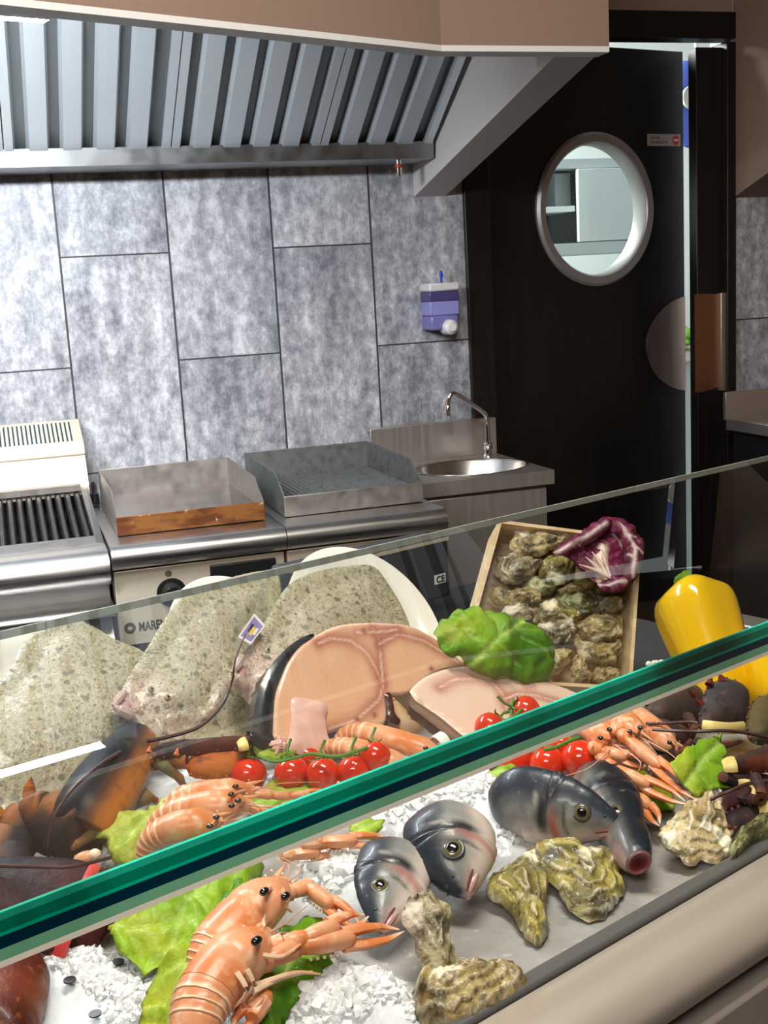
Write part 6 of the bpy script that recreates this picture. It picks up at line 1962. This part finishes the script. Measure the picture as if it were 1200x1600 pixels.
# curled tail bands
tp_ = [(126, 1302, .935), (100, 1290, .935), (70, 1282, .935), (42, 1290, .93), (22, 1312, .925), (12, 1340, .92), (20, 1366, .915)]
TP = L3(tp_)
for k in range(len(TP) - 1):
    a, b = TP[k], TP[k + 1]
    w0, w1 = 0.034 - 0.0028 * k, 0.034 - 0.0028 * (k + 1)
    t = (b - a).normalized()
    ac = (t.cross((CAM_LOC - a).normalized())).normalized()
    bc2 = ac.cross(t).normalized()
    rings, cl = [], []
    for p_, w_, f_ in ((a - t * 0.007, w0 * 0.93, 0), (a - t * 0.003, w0 * 1.03, 0.2), (a, w0 * 1.02, 0.4), (a + (b - a) * 0.6, w0 * 0.98, 0.8), (b + t * 0.004, w1 * 0.88, 1)):
        rings.append([p_ + (ac * cos(2 * pi * j / 22) + bc2 * sin(2 * pi * j / 22) * 0.75) * w_ for j in range(22)])
        for j in range(22):
            q = cos(2 * pi * j / 22)
            k_ = sstep(-0.1, 0.8, q + 0.5 * nz((j * 0.4, k, f_), 1.3)) * (0.25 if f_ in (0, 1) else 1)
            cl.append(lerp((0.020, 0.020, 0.022), (0.32, 0.10, 0.02), 0.7 * k_))
    build('tail_band', MB().loft(rings, True, cl), M_lob, la, smooth=60)
    q = (a + b) / 2 + ac * w0 * 0.9
    build('tail_flap', MB().tube([q, q + ac * 0.010 - t * 0.002, q + ac * 0.018 - t * 0.006], [0.009, 0.007, 0.001], 8, [lerp(DK, OR, 0.6), OR, OR], flat=0.5), M_lob, la)
# beak, eye and head spines
for (x0, y0, x1, y1, z) in ((190, 1152, 208, 1136, .965), (196, 1150, 214, 1142, .965), (182, 1160, 196, 1146, .965), (205, 1160, 226, 1150, .960)):
    build('spine', MB().tube([pZ(x0, y0, z), pZ((x0 + x1) / 2, (y0 + y1) / 2, z + .004), pZ(x1, y1, z)], [0.006, 0.0035, 0.0006], 7, [BL, RD, (0.5, 0.16, 0.07)]), M_lob, la)
rl = random.Random(4)
for k in range(16):
    x, y = 196 + rl.uniform(0, 42), 1142 + rl.uniform(0, 48)
    dx, dy = rl.uniform(6, 26), rl.uniform(-10, 12)
    cc_ = lerp((0.05, 0.03, 0.02), (0.36, 0.12, 0.04), rl.random())
    build('mouthpart', MB().tube([pZ(x, y, .950), pZ(x + dx * .5, y + dy * .5, .957), pZ(x + dx, y + dy, .950)], [0.0042, 0.0034, 0.0008], 7, cc_), M_lob, la)
build('eye', MB().ball(pZ(183, 1157, .972), 0.0036, n=10, m=8), M_bead, la)
legs = [[(222, 1200, .945), (205, 1209, .950), (172, 1245, .945), (143, 1282, .925)], [(215, 1212, .945), (206, 1222, .945), (222, 1236, .935), (243, 1250, .92)], [(235, 1186, .95), (258, 1198, .95), (280, 1215, .935), (287, 1227, .92)], [(175, 1300, .93), (150, 1300, .935), (120, 1318, .93), (84, 1342, .92)], [(205, 1240, .935), (190, 1262, .935), (168, 1280, .93), (150, 1296, .92)], [(230, 1245, .93), (205, 1258, .932), (180, 1268, .93), (172, 1290, .92)]]
for k, q in enumerate(legs):
    V_ = L3(q)
    c = [(0.20, 0.13, 0.05), (0.14, 0.13, 0.07), (0.26, 0.12, 0.05), (0.34, 0.11, 0.04)]
    mb = MB()
    for i in range(3):
        mb.tube([V_[i], V_[i] + (V_[i + 1] - V_[i]) * 0.5, V_[i + 1]], [0.0078 - 0.0015 * i, 0.0068 - 0.0014 * i, 0.0058 - 0.0015 * i], 9, [c[i], lerp(c[i], c[i + 1], .5), c[i + 1]])
        mb.ball(V_[i + 1], 0.0066 - 0.0015 * i, n=8, m=6, col=c[i + 1])
    build('leg', mb, M_lob, la)
arm = L3([(212, 1180, .95), (240, 1190, .952), (262, 1184, .952), (292, 1186, .95)])
mb = MB()
for i in range(3):
    mb.tube([arm[i], (arm[i] + arm[i + 1]) / 2, arm[i + 1]], [0.009, 0.0115, 0.010], 10, [(0.13, 0.09, 0.05), (0.30, 0.12, 0.05), (0.38, 0.13, 0.05)])
for x, y in ((232, 1168), (250, 1170), (275, 1172), (268, 1165)):
    mb.tube([pZ(x, y + 8, .962), pZ(x + 3, y - 4, .968)], [0.0035, 0.0004], 6, (0.5, 0.15, 0.06))
build('arm', mb, M_lob, la)
PLa = zpl(350, 1200, .935, 25)
lob_claw('claw', la, [(290, 1192), (310, 1182), (345, 1176), (385, 1170), (408, 1166), (415, 1174), (395, 1186), (375, 1204), (360, 1214), (325, 1217), (298, 1212)], PLa, 0.014, (0.44, 0.13, 0.03), (0.42, 0.10, 0.03), 3)
PLb = zpl(330, 1180, .950, 25)
lob_claw('claw', la, [(238, 1172), (270, 1163), (330, 1158), (380, 1155), (412, 1158), (416, 1166), (385, 1170), (340, 1174), (290, 1180), (250, 1184)], PLb, 0.011, (0.12, 0.035, 0.03), (0.05, 0.03, 0.035), 4, off=0.004)
band(la, [pP(376, 1155, PLb, .012), pP(380, 1164, PLb, .018), pP(381, 1172, PLb, .014)], 0.0055, M_band)
band(la, [pP(413, 1162, PLa, .012), pP(417, 1172, PLa, .016), pP(414, 1182, PLa, .012)], 0.0055, M_band)
for q in ([(214, 1162, .965), (170, 1186, .985), (120, 1226, .985), (84, 1276, .965), (74, 1325, .94)], [(214, 1160, .965), (260, 1152, .968), (310, 1136, .975), (345, 1104, .99), (362, 1066, 1.01), (368, 1030, 1.03), (384, 990, 1.045)]):
    V_ = catmull(L3(q), 8)
    build('antenna', MB().tube(V_, [0.0026 - 0.0018 * k / (len(V_) - 1) for k in range(len(V_))], 6), M_ant, la)

# dark lobster claw, lower left, held shut by a red band
lb_ = root('lobster', pZ(70, 1420, .905), 'dark blue lobster claw with a red band under the glass at lower left', 'lobster')
PLc = zpl(80, 1430, .925, 14)
lob_claw('claw', lb_, [(-60, 1352), (0, 1346), (60, 1345), (120, 1350), (165, 1362), (190, 1385), (188, 1425), (172, 1452), (150, 1482), (118, 1492), (80, 1494), (40, 1478), (-10, 1460), (-60, 1450)], PLc, 0.022, (0.05, 0.012, 0.012), BL, 7)
band(lb_, [pP(150, 1352, PLc, .012), pP(138, 1376, PLc, .028), pP(118, 1424, PLc, .030), pP(103, 1462, PLc, .026), pP(92, 1494, PLc, .012)], 0.0052, M_bandr)
V_ = catmull(L3([(-30, 1352, .96), (40, 1354, .965), (110, 1354, .965), (172, 1340, .955)]), 6)
build('antenna', MB().tube(V_, 0.0016, 6), M_ant, lb_)
# small pink scrap of shell
tag(build('shell_scrap', MB().ball(pZ(135, 1340, .935), (0.012, 0.007, 0.006), n=9, m=6, col=PNK).ball(pZ(148, 1335, .938), (0.006, 0.006, 0.005), n=8, m=6, col=PAL), M_shell), 'small pink scrap of shell between the lobsters and the pale lettuce', 'shell')

# brown crab in the corner
cb = root('brown_crab', pZ(20, 1560, .905), 'reddish brown crab shell in the bottom left corner', 'crab')
PCb = zpl(20, 1560, .915, 6)
shc = Sheet(px2([(-70, 1525), (-40, 1506), (0, 1496), (40, 1492), (66, 1502), (78, 1524), (76, 1552), (70, 1575), (66, 1600), (50, 1640), (0, 1660), (-60, 1640), (-90, 1580)], PCb), PCb, 0.004, 6)
build('shell', shc.solid(lambda u, v, e, d: 0.030 * (1 - (1 - e) ** 2) ** 0.5 + 0.0015 * nz((u, v, 0), 70), lambda u, v, e, d: -0.008 * e, lambda u, v, e, d: lerp((0.05, 0.010, 0.006), (0.16, 0.032, 0.013), clamp(0.5 + nz((u, v, 3), 25)))), mat('crab_shell', vc=True, rough=0.4, spec=0.25, coat=0.08, mottle=[(140, (0.34, 0.10, 0.04), 0.55, 0.75, 'NOISE', 0.5)], bump=(260, 0.4, 0.0014)), cb, smooth=60)
# lobsters at the right
lr = root('lobster', pZ(1110, 1110, .905), 'dark lobster with a yellow-banded upright claw before the yellow pepper', 'lobster')
PLd = zpl(1130, 1140, .935, 55)
lob_claw('claw', lr, [(1092, 1135), (1094, 1105), (1100, 1082), (1112, 1068), (1130, 1061), (1150, 1067), (1164, 1083), (1167, 1110), (1163, 1140), (1140, 1146), (1112, 1144)], PLd, 0.018, (0.06, 0.035, 0.03), (0.05, 0.045, 0.05), 11)
band(lr, [pP(1098, 1134, PLd, .012), pP(1115, 1136, PLd, .021), pP(1140, 1138, PLd, .022), pP(1163, 1136, PLd, .012)], 0.0062, M_band)
build('barnacle', MB().ball(pP(1156, 1097, PLd, .013), (0.005, 0.006, 0.0035), frame(PLd[3]), 8, 6).ball(pP(1159, 1090, PLd, .012), (0.003, 0.003, 0.0025), frame(PLd[3]), 8, 6), mat('barnacle_white', (0.75, 0.70, 0.60), 0.6), lr)
PLe = zpl(1050, 1130, .925, 50)
lob_claw('claw', lr, [(1008, 1118), (1012, 1092), (1035, 1074), (1068, 1068), (1090, 1080), (1098, 1105), (1092, 1132), (1060, 1142), (1025, 1138)], PLe, 0.020, (0.05, 0.035, 0.028), (0.07, 0.045, 0.035), 12)
band(lr, [pP(1048, 1158, PLe, .020), pP(1058, 1152, PLe, .024), pP(1068, 1148, PLe, .022)], 0.005, M_band)
body_ = L3([(985, 1140, .922), (1015, 1147, .926), (1045, 1152, .926), (1078, 1154, .920)])
build('carapace', MB().tube(catmull(body_, 5), [0.003 + 0.016 * sin(pi * (k + 0.4) / 15.8) ** 0.55 for k in range(16)], 18, [lerp((0.03, 0.024, 0.024), (0.10, 0.04, 0.03), 0.5 + 0.5 * sin(k * 1.7)) for k in range(16)]), M_lob, lr)
for q in ([(1020, 1140, .965), (1080, 1143, .975), (1140, 1142, .975), (1200, 1152, .965), (1240, 1160, .96)], [(1010, 1130, .96), (1040, 1130, .965), (1075, 1128, .97), (1090, 1130, .97)]):
    V_ = catmull(L3(q), 6)
    build('antenna', MB().tube(V_, 0.0018, 6), M_ant, lr)
for (x0, y0, x1, y1) in ((1108, 1070, 1112, 1055), (1094, 1100, 1086, 1092), (1128, 1062, 1124, 1052), (1085, 1085, 1076, 1078)):
    build('spine', MB().tube([pP(x0, y0, PLd, .006), pP(x1, y1, PLd, .008)], [0.005, 0.0006], 7, RD), M_lob, lr)

l2 = root('lobster', pZ(1175, 1230, .905), 'dark lobster at the right edge with red-edged claws and yellow bands', 'lobster')
PLf = zpl(1180, 1195, .945, 30)
lob_claw('claw', l2, [(1132, 1196), (1150, 1184), (1180, 1172), (1215, 1160), (1260, 1155), (1265, 1195), (1220, 1204), (1180, 1208), (1145, 1207)], PLf, 0.014, (0.22, 0.05, 0.025), (0.05, 0.03, 0.028), 13)
band(l2, [pP(1137, 1186, PLf, .010), pP(1141, 1196, PLf, .014), pP(1142, 1206, PLf, .010)], 0.0065, M_band)
PLg = zpl(1155, 1250, .925, 20)
lob_claw('claw', l2, [(1112, 1246), (1125, 1233), (1150, 1226), (1172, 1226), (1180, 1238), (1172, 1252), (1148, 1264), (1125, 1264)], PLg, 0.010, (0.09, 0.03, 0.03), (0.03, 0.018, 0.022), 14)
band(l2, [pP(1140, 1226, PLg, .008), pP(1165, 1222, PLg, .012), pP(1179, 1230, PLg, .012), pP(1178, 1244, PLg, .008)], 0.003, M_band)
PLh = zpl(1175, 1275, .92, 15)
lob_claw('claw', l2, [(1130, 1276), (1150, 1266), (1190, 1258), (1240, 1250), (1245, 1285), (1200, 1290), (1160, 1296), (1136, 1292)], PLh, 0.010, (0.06, 0.03, 0.03), (0.025, 0.018, 0.02), 15)
band(l2, [pP(1190, 1252, PLh, .010), pP(1196, 1262, PLh, .014), pP(1198, 1274, PLh, .010)], 0.006, M_band)
build('carapace', MB().tube(catmull(L3([(1128, 1222, .908), (1160, 1232, .912), (1200, 1238, .912), (1250, 1242, .912)]), 5), [0.003 + 0.015 * sin(pi * (k + 0.4) / 15.8) ** 0.55 for k in range(16)], 18, [lerp((0.02, 0.015, 0.016), (0.08, 0.028, 0.022), 0.5 + 0.5 * sin(k * 1.9)) for k in range(16)]), M_lob, l2)
V_ = catmull(L3([(1110, 1250, .94), (1140, 1236, .95), (1180, 1222, .952), (1240, 1218, .95)]), 6)
build('antenna', MB().tube(V_, 0.0018, 6), M_ant, l2)
for par_, Q4 in ((lr, [[(1015, 1160, .935), (1000, 1172, .94), (1010, 1190, .915)], [(1040, 1165, .935), (1060, 1180, .94), (1085, 1150, .94)], [(1090, 1160, .94), (1120, 1166, .945), (1160, 1158, .93)], [(1075, 1120, .95), (1084, 1135, .955), (1080, 1155, .94)]]), (l2, [[(1145, 1222, .94), (1130, 1214, .95), (1146, 1208, .93)], [(1180, 1215, .95), (1190, 1240, .95), (1176, 1258, .93)], [(1160, 1245, .935), (1185, 1250, .94), (1200, 1240, .935)]])):
    for q in Q4:
        V_ = L3(q)
        build('leg', MB().tube(catmull(V_, 4), [0.0058, 0.0056, 0.0052, 0.005, 0.0054, 0.0044, 0.0036, 0.0028, 0.001], 8, [(0.05, 0.03, 0.03)] * 4 + [(0.14, 0.05, 0.03)] * 3 + [(0.06, 0.03, 0.03)] * 2), M_lob, par_)
l3 = root('lobster', pZ(1190, 1130, .905), 'mottled olive lobster claw at the right edge below the second pepper', 'lobster')
PLi = zpl(1195, 1140, .935, 45)
lob_claw('claw', l3, [(1166, 1140), (1168, 1112), (1178, 1094), (1200, 1086), (1240, 1085), (1255, 1130), (1240, 1165), (1200, 1166), (1176, 1160)], PLi, 0.018, (0.06, 0.05, 0.03), (0.10, 0.075, 0.03), 16)
l4 = root('lobster', pZ(1030, 1060, .905), 'dark lobster claw with a white growth half hidden behind the glass edge', 'lobster')
PLj = zpl(1035, 1060, .935, 45)
lob_claw('claw', l4, [(985, 1070), (1000, 1048), (1020, 1036), (1045, 1038), (1065, 1052), (1070, 1075), (1040, 1088), (1000, 1090)], PLj, 0.016, (0.05, 0.035, 0.03), (0.03, 0.026, 0.026), 17)
wg = MB()
for k in range(9):
    wg.ball(pP(1014 + 4 * k, 1038 + 2 * sin(k * 2.0), PLj, .012), 0.0042 + 0.0015 * sin(k * 3), n=7, m=5)
build('barnacle', wg, mat('barnacle_pale', (0.72, 0.68, 0.60), 0.6), l4)
